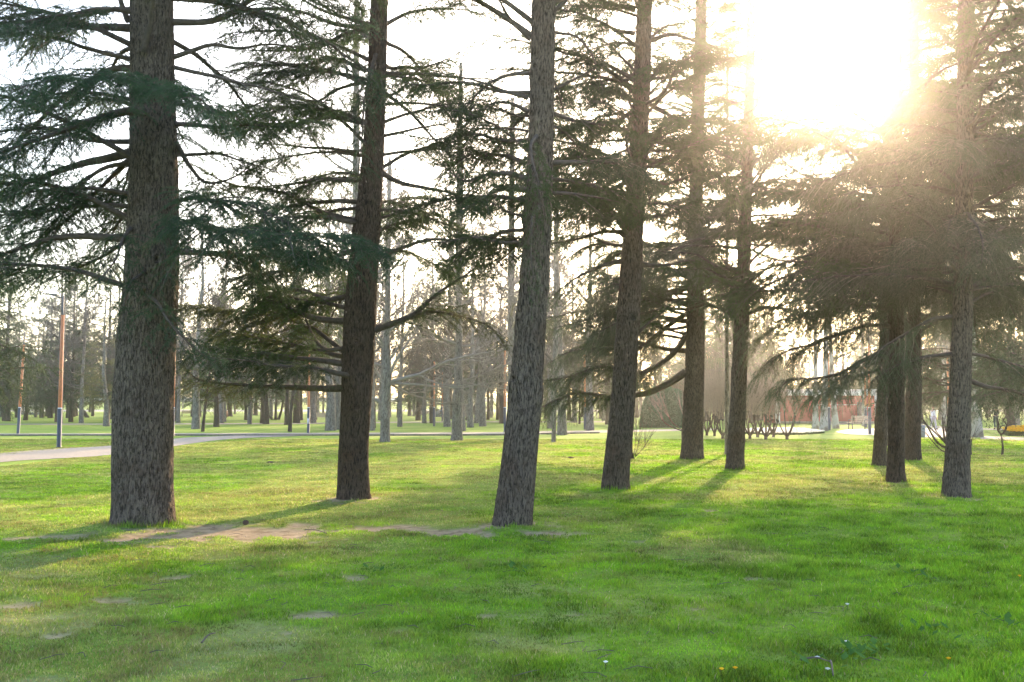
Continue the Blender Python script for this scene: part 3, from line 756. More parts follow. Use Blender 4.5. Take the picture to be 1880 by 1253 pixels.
# --- T4
hb('T4', [(1146, 426), (1100, 427), (1060, 440), (1020, 447), (970, 458)], 4.5, 'green', nd=160, t0=.2)
hb('T4', [(1140, 480), (1100, 490), (1060, 510), (1010, 545)], 4.5, 'dark', droop=.5, l3=.4, droop3=.8)
hb('T4', [(1180, 486), (1215, 488), (1260, 480), (1300, 485)], 4.5, 'green')
hb('T4', [(1170, 612), (1195, 592), (1230, 560)], 3.5, 'green')
hb('T4', [(1195, 75), (1240, 62), (1300, 90), (1340, 110)], 5, 'green', **full)
hb('T4', [(1166, 62), (1130, 55), (1090, 35), (1050, 40)], 5, 'green', **full)
hb('T4', [(1166, 20), (1130, 10), (1090, -10), (1050, -20)], 5, 'green', **full)
hb('T4', [(1190, 190), (1230, 212), (1275, 222), (1335, 215)], 5, 'green', **full)
hb('T4', [(1162, 205), (1120, 228), (1070, 225), (1030, 240)], 5, 'green', **full)
hb('T4', [(1160, 215, -.2), (1150, 260, -.7), (1165, 330, -1.0), (1170, 400, -1.2)], 4, 'green', l2=.6)
hb('T4', [(1190, 260), (1225, 265), (1270, 290)], 5, 'green', **full)
hb('T4', [(1150, 335), (1110, 350), (1060, 330), (1010, 335)], 5, 'green', **full)
hb('T4', [(1185, 330), (1230, 335), (1290, 310)], 5, 'green', **full)
hb('T4', [(1150, 380), (1120, 400), (1060, 395)], 4, 'green')
hb('T4', [(1180, 400), (1220, 395), (1280, 370)], 4.5, 'green', **full)
# --- T5
hb('T5', [(1258, 684), (1232, 702), (1200, 718), (1165, 726), (1110, 727), (1060, 722), (1020, 735), (995, 748)], 7.5, 'green', t0=.40, droop=.40, l3=.36, droop3=.85, nd=210, nw=.0058, sp2=.055, l2=1.25, upn=.6, bare=.2)
hb('T5', [(1262, 612), (1240, 645), (1200, 676), (1165, 688), (1110, 672), (1050, 690), (1005, 700)], 6, 'green', t0=.2, droop=.40, l3=.36, droop3=.85, nd=210, nw=.0058, sp2=.055, l2=1.25, upn=.6, bare=.2)
hb('T5', [(1262, 575), (1225, 600), (1170, 640), (1110, 640), (1050, 645), (1005, 670)], 5, 'dark', droop=.5, l3=.5, droop3=.9, nd=200)
hb('T5', [(1262, 530), (1210, 545), (1150, 560), (1080, 585), (1015, 605)], 5, 'green', droop=.4, l3=.45, droop3=.8, nd=190)
hb('T5', [(1262, 500), (1210, 510), (1130, 520), (1060, 560)], 4, 'olive', droop=.5, l3=.5, droop3=.9, nd=150)
dr = dict(droop=.38, l3=.36, droop3=.7, nd=170, nw=.0058, sp2=.07, l2=1.2, upn=.6, bare=.2)
hb('T5', [(1260, 590, .1), (1210, 582, .7), (1140, 570, 1.3), (1060, 572, 1.8), (1000, 590, 2.2)], 5, 'green', **dr)
hb('T5', [(1260, 645, .1), (1215, 640, .6), (1150, 625, 1.1), (1090, 630, 1.6), (1030, 652, 2.0)], 5, 'green', **dr)
hb('T5', [(1260, 560, -.1), (1210, 545, -.6), (1150, 525, -1.1), (1080, 520, -1.5)], 5, 'green', **dr)
hb('T5', [(1292, 560), (1330, 570), (1350, 600)], 4, 'dark', droop=.5, l3=.4, droop3=.9, nd=190)
# --- T6 and right group
hb('T6', [(1346, 578), (1310, 562), (1265, 548), (1220, 560)], 4.5, 'dark')
hb('T6', [(1374, 575), (1410, 565), (1460, 572), (1520, 600)], 4.5, 'dark', droop=.4, l3=.45, droop3=.9)
hb('T6', [(1372, 520), (1330, 480), (1300, 440)], 4.5, 'green')
hb('T6', [(1380, 440), (1430, 430), (1490, 470)], 4.5, 'green', droop=.4, l3=.45, droop3=.9)
hb('T6', [(1380, 350), (1420, 330), (1470, 340)], 4, 'green', droop=.4, l3=.45)
hb('T10', [(1748, 582), (1705, 590), (1650, 620), (1590, 660), (1540, 700)], 4.5, 'dark', droop=.4, l3=.5, droop3=1.)
hb('T10', [(1784, 530), (1830, 500), (1890, 490), (1950, 500)], 5, 'dark')
hb('T10', [(1785, 532), (1830, 526), (1900, 530)], 3.5, 'dark')
hb('T10', [(1783, 650), (1830, 660), (1880, 672), (1950, 690)], 3.5, 'dark', droop=.3, l3=.4, droop3=.8)
hb('T10', [(1782, 700), (1820, 712), (1870, 722), (1940, 735)], 5, 'dark', t0=.3, droop=.3, l3=.4, droop3=.8)
hb('T10', [(1748, 650), (1710, 655), (1650, 670), (1600, 700)], 4, 'dark', droop=.4, l3=.45, droop3=1.)
hb('T7', [(1634, 650), (1590, 660), (1530, 690), (1450, 700), (1420, 730)], 4.5, 'dark', droop=.4, l3=.5, droop3=1., t0=.1)
hb('T7', [(1634, 600), (1580, 600), (1500, 630), (1430, 650), (1395, 680)], 4.5, 'dark', droop=.4, l3=.5, droop3=1., t0=.1)
hb('T7', [(1634, 550), (1590, 540), (1500, 560), (1430, 590)], 4.5, 'dark', droop=.4, l3=.5, droop3=1., t0=.1)
hb('T8', [(1612, 680), (1580, 690), (1520, 720), (1480, 740)], 3.5, 'dark', droop=.4, l3=.4, droop3=1., t0=.1)

def fill(key, kind, z0, z1, n, Lr, az=(0, 360), tilt=(-8, 18), top=None, avoid=None):
    root, b, Yd, pts, rad = TR[key]
    Ht = NEAR[key]['H']
    for k in range(n):
        zz = z0 + (z1 - z0) * (k + random.random()) / n
        c = np.array([np.interp(zz, pts[:, 2], pts[:, 0]), np.interp(zz, pts[:, 2], pts[:, 1]), zz]); r_ = np.interp(zz, pts[:, 2], rad)
        a = R(random.uniform(*az)); L = random.uniform(*Lr)
        sw = CAMZ + Yd * .29 < zz < CAMZ + Yd * .42
        if sw and key in ('T7', 'T8', 'T9') and math.cos(a) < -.2: a = math.pi - a
        if sw and key == 'T10' and math.cos(a) < -.2: L *= .5
        if sw and key == 'T6' and math.cos(a) > .2: a = math.pi - a
        if zz > 6: L *= max(.25, (Ht - zz) / (Ht - 6)) ** .7
        c = c + np.array([math.cos(a), math.sin(a), 0]) * r_ * .8 - b
        add_branch(root, kind, tuple(c), a, R(random.uniform(*tilt)), L, R(random.uniform(-15, 15)))

# azimuth 90 = away from the camera
fill('T1', 'blue', 4.0, 6.8, 12, (2.0, 3.2), (100, 215)); fill('T1', 'blue', 6.6, 16.5, 60, (3.0, 4.4))
fill('T1', 'blue', 3.2, 6.4, 5, (2.0, 3.0), (165, 200))
fill('T2', 'level', 3.2, 7.5, 18, (2.0, 3.2), (70, 240)); fill('T2', 'level', 4.2, 7.5, 8, (1.5, 2.5), (-40, 60)); fill('T2', 'level', 7.5, 15.6, 48, (2.6, 3.8))
fill('T3', 'level', 3.6, 6.2, 20, (1.4, 2.2), (20, 200)); fill('T3', 'level', 6.5, 15.6, 46, (2.4, 3.6))
fill('T4', 'level', 4.6, 8.2, 50, (1.8, 3.0)); fill('T4', 'level', 7.8, 15.6, 60, (2.6, 3.8))
fill('T5', 'level', 4.5, 11, 86, (2.0, 3.6)); fill('T5', 'weep', 3.6, 6, 14, (2.2, 3.6), (130, 210), tilt=(-8, 14)); fill('T5', 'level', 9, 16.6, 60, (2.6, 3.8))
fill('T6', 'weep', 4.8, 8.5, 34, (1.8, 3.2)); fill('T6', 'level', 8, 15.6, 34, (2.2, 3.2))
fill('T7', 'weep', 3.7, 8.5, 62, (2.2, 3.8), tilt=(-5, 16)); fill('T7', 'level', 3.6, 6.5, 12, (2.8, 4.2), (130, 230), tilt=(0, 12)); fill('T7', 'level', 9.5, 15.6, 34, (2.2, 3.4))
fill('T9', 'level', 7.5, 12, 26, (2.2, 3.6), (-70, 70)); fill('T7', 'level', 6.5, 11, 22, (2.0, 3.6), (-70, 70)); fill('T10', 'level', 5.5, 9, 22, (1.8, 3.2), (-80, 100))
fill('T8', 'weep', 4.0, 8, 26, (2.2, 3.6), (100, 260), tilt=(-5, 14)); fill('T8', 'level', 9, 14.6, 24, (2.0, 3.2))
fill('T9', 'weep', 3.8, 9, 50, (2.2, 3.6), tilt=(-6, 14)); fill('T9', 'level', 10, 15.6, 40, (2.2, 3.2))
fill('T10', 'weep', 3.4, 7.2, 54, (1.8, 3.0), tilt=(-8, 14)); fill('T10', 'level', 7.0, 15.6, 64, (2.6, 3.8))

# ------------------------------------------------------------------ mid and far trees: prototypes
def copy_tree(src, loc, rz, sxy, sz, label, group, lean=(0, 0), tsx=None):
    r = src.copy(); C.objects.link(r); r.location = loc; r.rotation_euler = (lean[1], lean[0], rz)
    r['label'] = label
    if group: r['group'] = group
    r.scale = (sxy, sxy, sz)
    for ch in list(src.children):
        c = ch.copy(); C.objects.link(c); c.parent = r
        if tsx and ch.name.startswith('trunk'): c.scale = (tsx / sxy, tsx / sxy, 1)
    return r

def curve_trunk(Hh, r0, wob, seed):
    r = np.random.default_rng(seed); z = np.linspace(-.1, Hh, 9)
    pts = np.stack([np.cumsum(r.normal(size=9)) * wob, np.cumsum(r.normal(size=9)) * wob, z], 1); pts[:2, :2] = 0
    rad = r0 * (1.28 - .28 * np.minimum(1, np.maximum(z, 0) / 1.2)) * (1 - .93 * (np.clip(z, 0, None) / Hh) ** 1.1)
    return pts, rad + .006

def make_conifer(seed, nm, wm, Hh=14, zc=2.4, nb=80, Lb=3.4, style='level'):
    r = random.Random(seed); pts, rad = curve_trunk(Hh, .22, .05, seed)
    root = thing('conifer_tree', 'x', 'tree')
    v, q = trunk_mesh(pts, rad, 20, .12, .008, seed, knots=4, flare=.1, cell=.06)
    mk('trunk', v, [q], wm, root)
    W_ = Acc(); NV = []
    kw = dict(nd=60, nl=.12, nw=.024, sp2=.24, sp3=.17, l3=.42, bare=.05)
    if style == 'weep': kw.update(droop=.5, droop3=.9, l3=.6)
    if style == 'sparse': kw.update(nd=34, bare=.2)
    lib = [spray(s, .04, seed * 13 + i, **kw) for i, s in enumerate((lvl, upc, sca, dwn))]
    lib = [(w.arrays(), nv) for w, nv in lib]
    for k in range(nb):
        f = (k + r.random()) / nb; zz = zc + (Hh - zc - .2) * f ** 1.15
        a = r.random() * 6.28; L = Lb * ((Hh - zz) / (Hh - zc)) ** .75 * r.uniform(.7, 1.1) + .25
        ((wv, wf), nv) = r.choice(lib); s = L / 3; tl = R(r.uniform(-14, 14)) + f * .35
        m = np.array(Matrix.Rotation(a, 3, 'Z') @ Matrix.Rotation(-tl, 3, 'Y')) * s
        c = np.array([np.interp(zz, pts[:, 2], pts[:, 0]), np.interp(zz, pts[:, 2], pts[:, 1]), zz])
        W_.add(wv @ m.T + c, wf[0], wf[1] if len(wf) > 1 else None); NV.append(nv @ m.T + c)
    nv = np.vstack(NV); v, f = W_.arrays()
    allv = np.vstack([v, nv]); tn = tris_of(nv) + len(v)
    nw = sum(len(a_) for a_ in f)
    mk('crown', allv, f + [tn], [M['limb'], nm], root, False, mi=np.concatenate([np.zeros(nw), np.ones(len(tn))]))
    return root

def bare_crown(trunk_pts, trunk_rad, seed, limbs=None, nl=16, zc=2.2, L1=3.6, up=.5, twr=.008, n2=8, n3=7, n4=5, lk=.55):
    """levels of bare limbs as prisms"""
    r = np.random.default_rng(seed); out = Acc(); Ht = trunk_pts[-1][2]
    P1 = []; R1 = []
    if limbs:
        for l, rr in limbs:
            p, L = resample(l, 9); P1.append(p); R1.append(rr)
    for k in range(nl):
        f = (k + r.random()) / nl; zz = zc + (Ht - zc) * f * .97
        c = np.array([np.interp(zz, trunk_pts[:, 2], trunk_pts[:, 0]), np.interp(zz, trunk_pts[:, 2], trunk_pts[:, 1]), zz])
        a = r.random() * 6.28 ; L = L1 * (1 - f * .72) * (.7 + .5 * r.random()); el = up * (.5 + r.random()) + f * .5
        d = np.array([math.cos(a) * math.cos(el), math.sin(a) * math.cos(el), math.sin(el)])
        t = np.linspace(0, 1, 9)[:, None]
        b = unit(np.cross(d, r.normal(size=3)))
        p = c + d * L * t + b * L * .10 * np.sin(t * 3.1) + np.array([0, 0, 1.]) * L * .12 * t ** 2 + (r.random((9, 3)) - .5) * .05 * L * t
        P1.append(p); R1.append(np.interp(zz, trunk_pts[:, 2], trunk_rad) * (.32 + .15 * r.random()))
    P = np.array(P1); Rr = np.array(R1)
    for i in range(len(P)): out.add(*sweep(P[i], Rr[i] * np.linspace(1, .22, 9), 6))
    for lev, nc in enumerate((n2, n3, n4)):
        m = len(P); idx = np.repeat(np.arange(m), nc); k = len(idx)
        u = .18 + .82 * r.random(k); f = u * (P.shape[1] - 1); i0 = np.minimum(f.astype(int), P.shape[1] - 2); w = (f - i0)[:, None]
        st = P[idx, i0] * (1 - w) + P[idx, i0 + 1] * w; d0 = unit(P[idx, i0 + 1] - P[idx, i0])
        Lp = np.linalg.norm(P[:, -1] - P[:, 0], axis=1)[idx]
        rr = unit(r.normal(size=(k, 3))); sd_ = unit(rr - d0 * np.sum(rr * d0, 1, keepdims=True))
        a = (R(30) + R(35) * r.random(k))[:, None]
        d = unit(d0 * np.cos(a) + sd_ * np.sin(a) + np.array([0, 0, .15]))
        L = Lp * lk * (.5 + .6 * r.random(k)) * (1.1 - .6 * u)
        t = np.linspace(0, 1, 5)[None, :, None]
        bb = unit(r.normal(size=(k, 3)))
        nP = st[:, None] + d[:, None] * L[:, None, None] * t + bb[:, None] * (L[:, None, None] * .09 * np.sin(t * 3.14)) + np.array([0, 0, 1.]) * L[:, None, None] * .10 * t ** 2
        nR = np.maximum(twr, Rr[idx] * (1 - .75 * u) * .55)
        out.add(*polys(nP, nR, .45, 4 if lev == 0 else 3))
        P, Rr = nP, nR
    return out

def make_bare(seed, wm, Hh=13, nl=16, **kw):
    pts, rad = curve_trunk(Hh, .22, .10, seed)
    root = thing('bare_tree', 'x', 'tree')
    v, q = trunk_mesh(pts, rad, 20, .14, .008, seed, knots=3, flare=.12, cell=.06)
    mk('trunk', v, [q], wm, root)
    bare_crown(pts, rad, seed, nl=nl, twr=.015, **kw).build('crown', M['twig'], root)
    return root

KIND = {}
def get(kind):
    """first use returns the original, later uses return a template to copy"""
    return KIND[kind]
KIND['con_olive'] = make_conifer(301, M['needle_olive'], M['bark_pale'], nb=70, style='sparse')
KIND['con_green'] = make_conifer(302, M['needle'], M['bark_dark'], nb=84)
KIND['con_weep'] = make_conifer(303, M['needle_dark'], M['bark_dark'], nb=90, style='weep', zc=1.9)
KIND['con_high'] = make_conifer(304, M['needle_dark'], M['bark_dark'], nb=70, zc=3.4, Lb=3.0)
KIND['bare_a'] = make_bare(401, M['bark_pale'])
KIND['bare_b'] = make_bare(402, M['bark_dark'], up=.8, zc=1.9, nl=14)
KIND['bare_c'] = make_bare(403, M['bark_dark'], Hh=11, up=.6, zc=2.4, nl=18, L1=4.2)
KIND['bare_d'] = make_bare(404, M['bark_pale'], Hh=15, up=.25, zc=2.6, nl=26, L1=2.8)
used = set()
HK = dict(con_olive=14, con_green=14, con_weep=14, con_high=14, bare_a=13, bare_b=13, bare_c=11, bare_d=15)

def place(kind, px, py, wpx, label, group=None, Hm=None, lean=0, loc=None, rz=None):
    b = gnd(px, py) if loc is None else np.array(loc)
    D = b[1]; rr = wpx / 2 / F * D; Hm = Hm or random.uniform(10, 15)
    sz = Hm / HK[kind]; tsx = max(.35, rr / (.22 * 1.15)); sxy = sz * random.uniform(.85, 1.1)
    src = KIND[kind]; rz = random.random() * 6.28 if rz is None else rz
    # lean in the picture plane (towards +x) is applied after the spin
    if kind not in used:
        used.add(kind); r = src
        r.location = tuple(b); r['label'] = label; r.scale = (sxy, sxy, sz)
        if group: r['group'] = group
        for ch in r.children:
            if ch.name.startswith('trunk'): ch.scale = (tsx / sxy, tsx / sxy, 1)
    else:
        r = copy_tree(src, tuple(b), rz, sxy, sz, label, group, tsx=tsx)
        for ch, sc in zip(r.children, src.children):
            if ch.name.startswith('trunk'): ch.scale = (tsx / sxy, tsx / sxy, 1)
    r.rotation_euler = (0, lean, 0) if lean else (0, 0, rz)
    return r

G1 = 'trees on the lawn behind the long path'
MID = [
 ('con_olive', 195, 783, 11, 'pale trunked olive green conifer just left of the thickest trunk', 9, 0),
 ('con_weep', 47, 772, 8, 'slim tree on the far lawn right of the leftmost lamp post', 10, .06),
 ('con_weep', 4, 766, 8, 'dark leaning tree cut by the left edge of the picture', 11, .12),
 ('bare_b', 88, 765, 10, 'forked grey tree between the railed platform and the tallest lamp post', 12, 0),
 ('con_green', 13, 760, 5, 'small trunk just behind the leaning tree at the left edge', 11, 0),
 ('bare_c', 138, 764, 9, 'upright trunk behind the leaning trunk left of the thickest tree', 11, 0),
 ('bare_b', 160, 767, 7, 'trunk leaning steeply left between the tallest lamp post and thickest tree', 8, -.5),
 ('con_green', 121, 756, 6, 'small dark trunk behind the small lamp post at far left', 12, 0),
 ('con_green', 166, 758, 6, 'dark conifer far behind the steeply leaning trunk', 12, 0),
 ('con_green', 354, 765, 7, 'left trunk of the far pair beside the lilac bench', 13, 0),
 ('con_green', 361, 763, 6, 'right trunk of the far pair beside the lilac bench', 12, 0),
 ('bare_c', 372, 793, 6, 'thin dark trunk leaning right of the lamp behind the thickest tree', 9, .08),
 ('con_green', 397, 784, 10, 'straight dark conifer left of the brown litter bin', 11, .02),
 ('bare_c', 404, 772, 3, 'thin stem right behind the straight conifer by the brown bin', 8, .1),
 ('con_weep', 421, 765, 11, 'broad trunk directly behind the brown litter bin', 12, 0),
 ('con_green', 431, 760, 4, 'narrow far trunk right of the brown bin', 12, 0),
 ('bare_c', 451, 772, 6, 'short dark trunk halfway between brown bin and multi stemmed tree', 9, 0),
 ('con_green', 469, 763, 8, 'far trunk just left of the middle conifer with bare soil at its foot', 12, 0),
 ('con_green', 488, 779, 11, 'stout conifer with bare soil at its foot on the middle lawn', 12, .02),
 ('bare_b', 501, 771, 4, 'thin trunk lying steeply left behind the stout conifer', 8, -.8),
 ('bare_c', 506, 771, 5, 'upright stem of the V shaped pair left of the thin dark trunk', 10, 0),
 ('bare_b', 511, 771, 5, 'right leaning stem of the V shaped pair left of the thin dark trunk', 9, .33),
 ('bare_c', 532, 793, 7, 'thin dark trunk just left of the lamp post with the white sticker', 10, .05),
 ('con_high', 550, 772, 12, 'dark trunk between the thin trunk and the cream bench', 12, 0),
 ('con_high', 572, 773, 7, 'trunk standing right behind the cream bench', 12, 0),
 ('bare_a', 607, 791, 19, 'thick pale bare trunk right of the cream bench', 13, 0),
 ('bare_a', 682, 791, 12, 'bare trunk partly hidden behind the right side of the dark conifer', 13, 0),
 ('con_green', 730, 767, 4, 'small slim trunk right of the pale forked larch', 8, 0),
 ('con_weep', 697, 764, 5, 'low dark conifer left behind the pale forked larch', 7, 0),
 ('con_green', 752, 764, 7, 'dark conifer left of the far red brown bench', 9, 0),
 ('bare_c', 762, 762, 2.5, 'thin pole like trunk left of the far red brown bench', 10, 0),
 ('bare_c', 768, 765, 8, 'trunk touching the left end of the far red brown bench', 11, .08),
 ('con_high', 775, 762, 7, 'dark trunk behind the far red brown bench', 12, .06),
 ('bare_c', 818, 769, 6, 'trunk between the blue grey cabin and the tall larch', 11, 0),
 ('bare_b', 828, 770, 7, 'dark trunk touching the left side of the tall larch', 11, .04),
 ('bare_a', 851, 792, 8, 'trunk standing right behind the tall larch', 12, -.04),
 ('bare_b', 858, 772, 9, 'dark tree leaning strongly right beyond the tall larch', 9, .65),
 ('con_high', 896, 771, 6, 'straight dark trunk beside the thin white sapling', 12, 0),
 ('bare_c', 904, 763, 4, 'small far trunk between two darker trunks left of the middle conifer', 12, 0),
 ('bare_c', 914, 771, 7, 'dark trunk left of the lamp post by the middle conifer', 11, -.04),
 ('bare_a', 1002, 770, 6, 'first far trunk right of the middle conifer', 12, 0),
 ('con_green', 1007, 768, 5, 'second far trunk right of the middle conifer', 12, 0),
 ('bare_c', 1012, 777, 4, 'thin trunk left of the broad pale trunk under the drooping bough', 10, 0),
 ('con_high', 1045, 772, 8, 'dark trunk right behind the broad pale trunk', 12, 0),
 ('bare_c', 1056, 772, 2.2, 'very thin stem between broad pale trunk and short lamp post', 9, 0),
 ('bare_c', 1064, 779, 3.5, 'thin grey stem just left of the dark lamp post under the bough', 9, 0),
 ('con_high', 1069, 766, 6, 'far trunk behind the dark lamp post under the bough', 12, 0),
 ('con_high', 1078, 766, 5, 'far trunk just right of the dark lamp post under the bough', 12, 0),
 ('bare_b', 1104, 769, 8, 'far trunk leaning left beside the slender leaning conifer', 12, -.12),
 ('bare_b', 1108, 766, 5, 'right half of the far leaning pair by the slender conifer', 12, .08),
 ('con_high', 1169, 767, 8, 'dark trunk left of the rounded clipped bush', 12, 0),
 ('bare_a', 1032, 799, 17, 'broad pale bare trunk beside the long path under the drooping bough', 14, 0),
 ('con_weep', 1857, 793, 14, 'dark brown trunk beside the orange flower bed', 12, 0),
 ('con_olive', 1885, 788, 8, 'yellow green weeping tree beyond the orange flowers', 8, 0),
 ('con_high', 1812, 768, 5, 'far dark trunk between pale trunk and the person in black', 13, 0),
]
for (kd, px, py, w, lab, Hm, ln) in MID:
    if not ln: Hm *= 1.25
    place(kd, px, py, w, lab, G1, Hm, ln)

# traced larches in the middle
def larch(base, prof, H_, limbs, label, seed, nl, **kw):
    b = gnd(*base); Yd = b[1]; root = thing('bare_tree', label, 'tree', tuple(b), group=G1)
    pts = [at((a_ + c_) / 2, yy, Yd) for (yy, a_, c_) in prof]; rad = [(c_ - a_) / 2 / F * Yd for (yy, a_, c_) in prof]
    pts[0][2] = -.1; t = pts[-1].copy(); t[2] = H_; pts.append(t); rad.append(.02)
    pts = np.array(pts); rad = np.array(rad)
    v, q = trunk_mesh(pts, rad, 48, .05, .008, seed, knots=8, flare=.12, cell=.05)
    mk('trunk', v, [q], M['bark_pale'], root, True, b)
    lm = [([at(p[0], p[1], Yd + (p[2] if len(p) > 2 else 0)) for p in l], rp / F * Yd) for l, rp in limbs]
    bare_crown(pts, rad, seed, limbs=lm, nl=nl, **kw).build('crown', M['pale_twig'], root, b)
larch((707, 812), [(812, 696, 717), (800, 698, 716), (740, 699, 716), (690, 700, 720), (640, 702, 716), (560, 706, 717), (440, 708, 718), (300, 712, 719)], 13,
      [([(715, 702), (740, 695), (770, 688), (820, 664), (880, 650), (935, 642)], 4.5), ([(716, 704), (760, 706), (800, 710), (845, 713), (880, 706), (930, 700)], 3),
       ([(718, 706, .3), (755, 725, .5), (800, 735, .8), (860, 742, 1)], 2.5), ([(702, 742), (690, 734), (672, 728), (655, 732)], 3.5),
       ([(703, 700), (690, 680), (675, 660), (650, 640)], 3), ([(716, 690), (728, 660), (770, 600), (800, 540)], 3),
       ([(716, 660), (750, 610), (780, 560), (850, 520)], 2.5), ([(706, 640), (670, 600), (640, 560)], 2.5)],
      'pale forked larch with long bare limbs right of the dark conifer', 71, 18, L1=3.4, up=.4, zc=3.2)
larch((838, 809), [(809, 826, 850), (795, 829, 849), (740, 830, 849), (690, 834, 850), (600, 836, 849), (450, 836, 849), (330, 838, 850), (200, 841, 850), (60, 844, 850)], 18,
      [([(850, 700), (880, 690), (930, 670), (980, 665)], 2.5), ([(848, 702), (900, 712), (950, 715)], 2.5), ([(834, 640), (800, 625), (750, 620)], 2.5),
       ([(836, 600), (790, 560), (750, 530)], 2), ([(850, 560), (890, 540), (940, 540)], 2), ([(836, 500), (800, 460), (770, 420)], 2),
       ([(850, 460), (890, 420), (930, 390)], 2), ([(836, 740), (800, 742), (770, 748)], 2)],
      'tall straight larch left of the middle conifer', 72, 30, L1=3.0, up=.35, zc=4.0)
larch((937, 806), [(806, 930, 944), (700, 932, 945), (500, 932, 945), (300, 935, 945), (100, 938, 945)], 17, [([(945, 520), (990, 500), (1040, 470)], 2)],
      'bare tree rising directly behind the middle conifer', 73, 24, L1=3.0, up=.3, zc=4.0)
larch((1020, 812), [(812, 1012, 1020), (700, 1014, 1024), (500, 1016, 1026), (300, 1018, 1026)], 13, [([(1026, 560), (1060, 520), (1090, 490)], 2)],
      'thin pale bare tree just right of the middle conifer', 74, 16, L1=2.4, up=.4, zc=4.5)
larch((652, 830), [(830, 645, 662), (700, 646, 662), (400, 647, 661), (200, 648, 660), (0, 650, 659)], 17, [], 'second trunk showing close behind the upper left of the dark conifer', 75, 22, L1=2.6, up=.4, zc=6)
larch((1335, 835), [(835, 1330, 1339), (600, 1331, 1338), (400, 1332, 1338), (100, 1333, 1338)], 14, [], 'very thin upright tree behind the thin leaning conifer', 76, 16, L1=1.8, up=.4, zc=5)

# plane trees by the red building
def plane(base, w, lean, label, Hm=14, seed=80):
    b = gnd(*base); rr = w / 2 / F * b[1]; root = thing('plane_tree', label, 'tree', tuple(b), group='pale patchy trunks by the paved area')
    z = np.linspace(-.1, Hm, 10); pts = np.stack([lean * z * (1 - z / Hm * .6), 0 * z, z], 1)
    rad = rr * (1 + .35 * np.exp(-np.maximum(z, 0) / .5)) / 1.25 * (1 - .85 * np.clip(z / Hm, 0, 1)) + .01
    v, q = trunk_mesh(pts, rad, 40, .10, .001, seed, knots=2, flare=.08, cell=.3)
    mk('trunk', v, [q], M['plane_bark'], root)
    bare_crown(pts, rad, seed, nl=12, zc=4.2, L1=4.2, up=.7).build('crown', M['pale_twig'], root)
plane((1497, 788), 12, .03, 'patchy pale trunk leftmost of the three before the red wall', seed=81)
plane((1512, 792), 15, .06, 'patchy pale trunk middle of the three before the red wall', seed=82)
plane((1534, 787), 13, -.05, 'patchy pale trunk rightmost of the three before the red wall', seed=83)
plane((1587, 783), 9, .0, 'slim pale trunk beside the dark door of the red building', seed=84)
plane((1793, 803), 22, -.02, 'broad whitish trunk just right of the rightmost near conifer', seed=85)
plane((1733, 780), 9, .02, 'slim pale trunk between the person in white and rightmost near conifer', seed=86)

# far belt of trees
FARL = dict(bare='far bare tree fading into the haze at the back of the park', con='far dark conifer fading into the haze at the back of the park')
cnt = 0
for (y0, y1, n) in ((78, 105, 24), (105, 150, 110), (150, 222, 120), (252, 298, 60)):
    for k in range(n):
        Y_ = random.uniform(y0, y1); X_ = random.uniform(-.60, .60) * Y_
        px = 940 + X_ / Y_ * F
        if 1400 < px < 1620 and Y_ < 140: continue
        con = random.random() < (.62 if px > 1150 or px < 300 else .22)
        kd = random.choice(('con_green', 'con_high', 'con_weep')) if con else random.choice(('bare_a', 'bare_b', 'bare_c', 'bare_d', 'bare_d'))
        place(kd, 0, 0, random.uniform(.35, .7) / Y_ * F, FARL['con' if con else 'bare'], 'far conifers fading into the haze' if con else 'far bare trees fading into the haze',
              random.uniform(13, 20), 0, loc=(X_, Y_, float(terr(Y_))))
for k in range(16):
    Y_ = random.uniform(88, 135); X_ = random.uniform(.16, .27) * Y_
    place(random.choice(('con_green', 'con_high')), 0, 0, random.uniform(.4, .6) / Y_ * F, 'dark conifer in the hazy stand behind the coppiced shrubs', 'conifers in the hazy stand behind the shrubs', random.uniform(12, 17), 0, loc=(X_, Y_, 0))
for k in range(20):
    px = 330 + 40 * k + random.uniform(-15, 15); Y_ = random.uniform(62, 108); X_ = (px - 940) / F * Y_
    place(random.choice(('bare_a', 'bare_d', 'bare_d', 'bare_c')), 0, 0, random.uniform(.35, .6) / Y_ * F, 'tall bare tree among the pale trunks beyond the long path', 'tall bare trees beyond the long path', random.uniform(15, 20), 0, loc=(X_, Y_, 0))
# extra mid conifers that fill the upper right and left, set behind the near ones
EX = [
      ('con_weep', 1755, 812, 14, 'dark drooping conifer right behind the rightmost near conifer', 15),
      ('con_weep', 1900, 820, 16, 'dark drooping conifer just outside the right edge', 15),
      ('con_weep', -95, 838, 16, 'grey green drooping conifer at the left edge by the leftmost lamp', 13)]
for kd, px, py, w, lab, Hm in EX: place(kd, px, py, w, lab, G1, Hm)

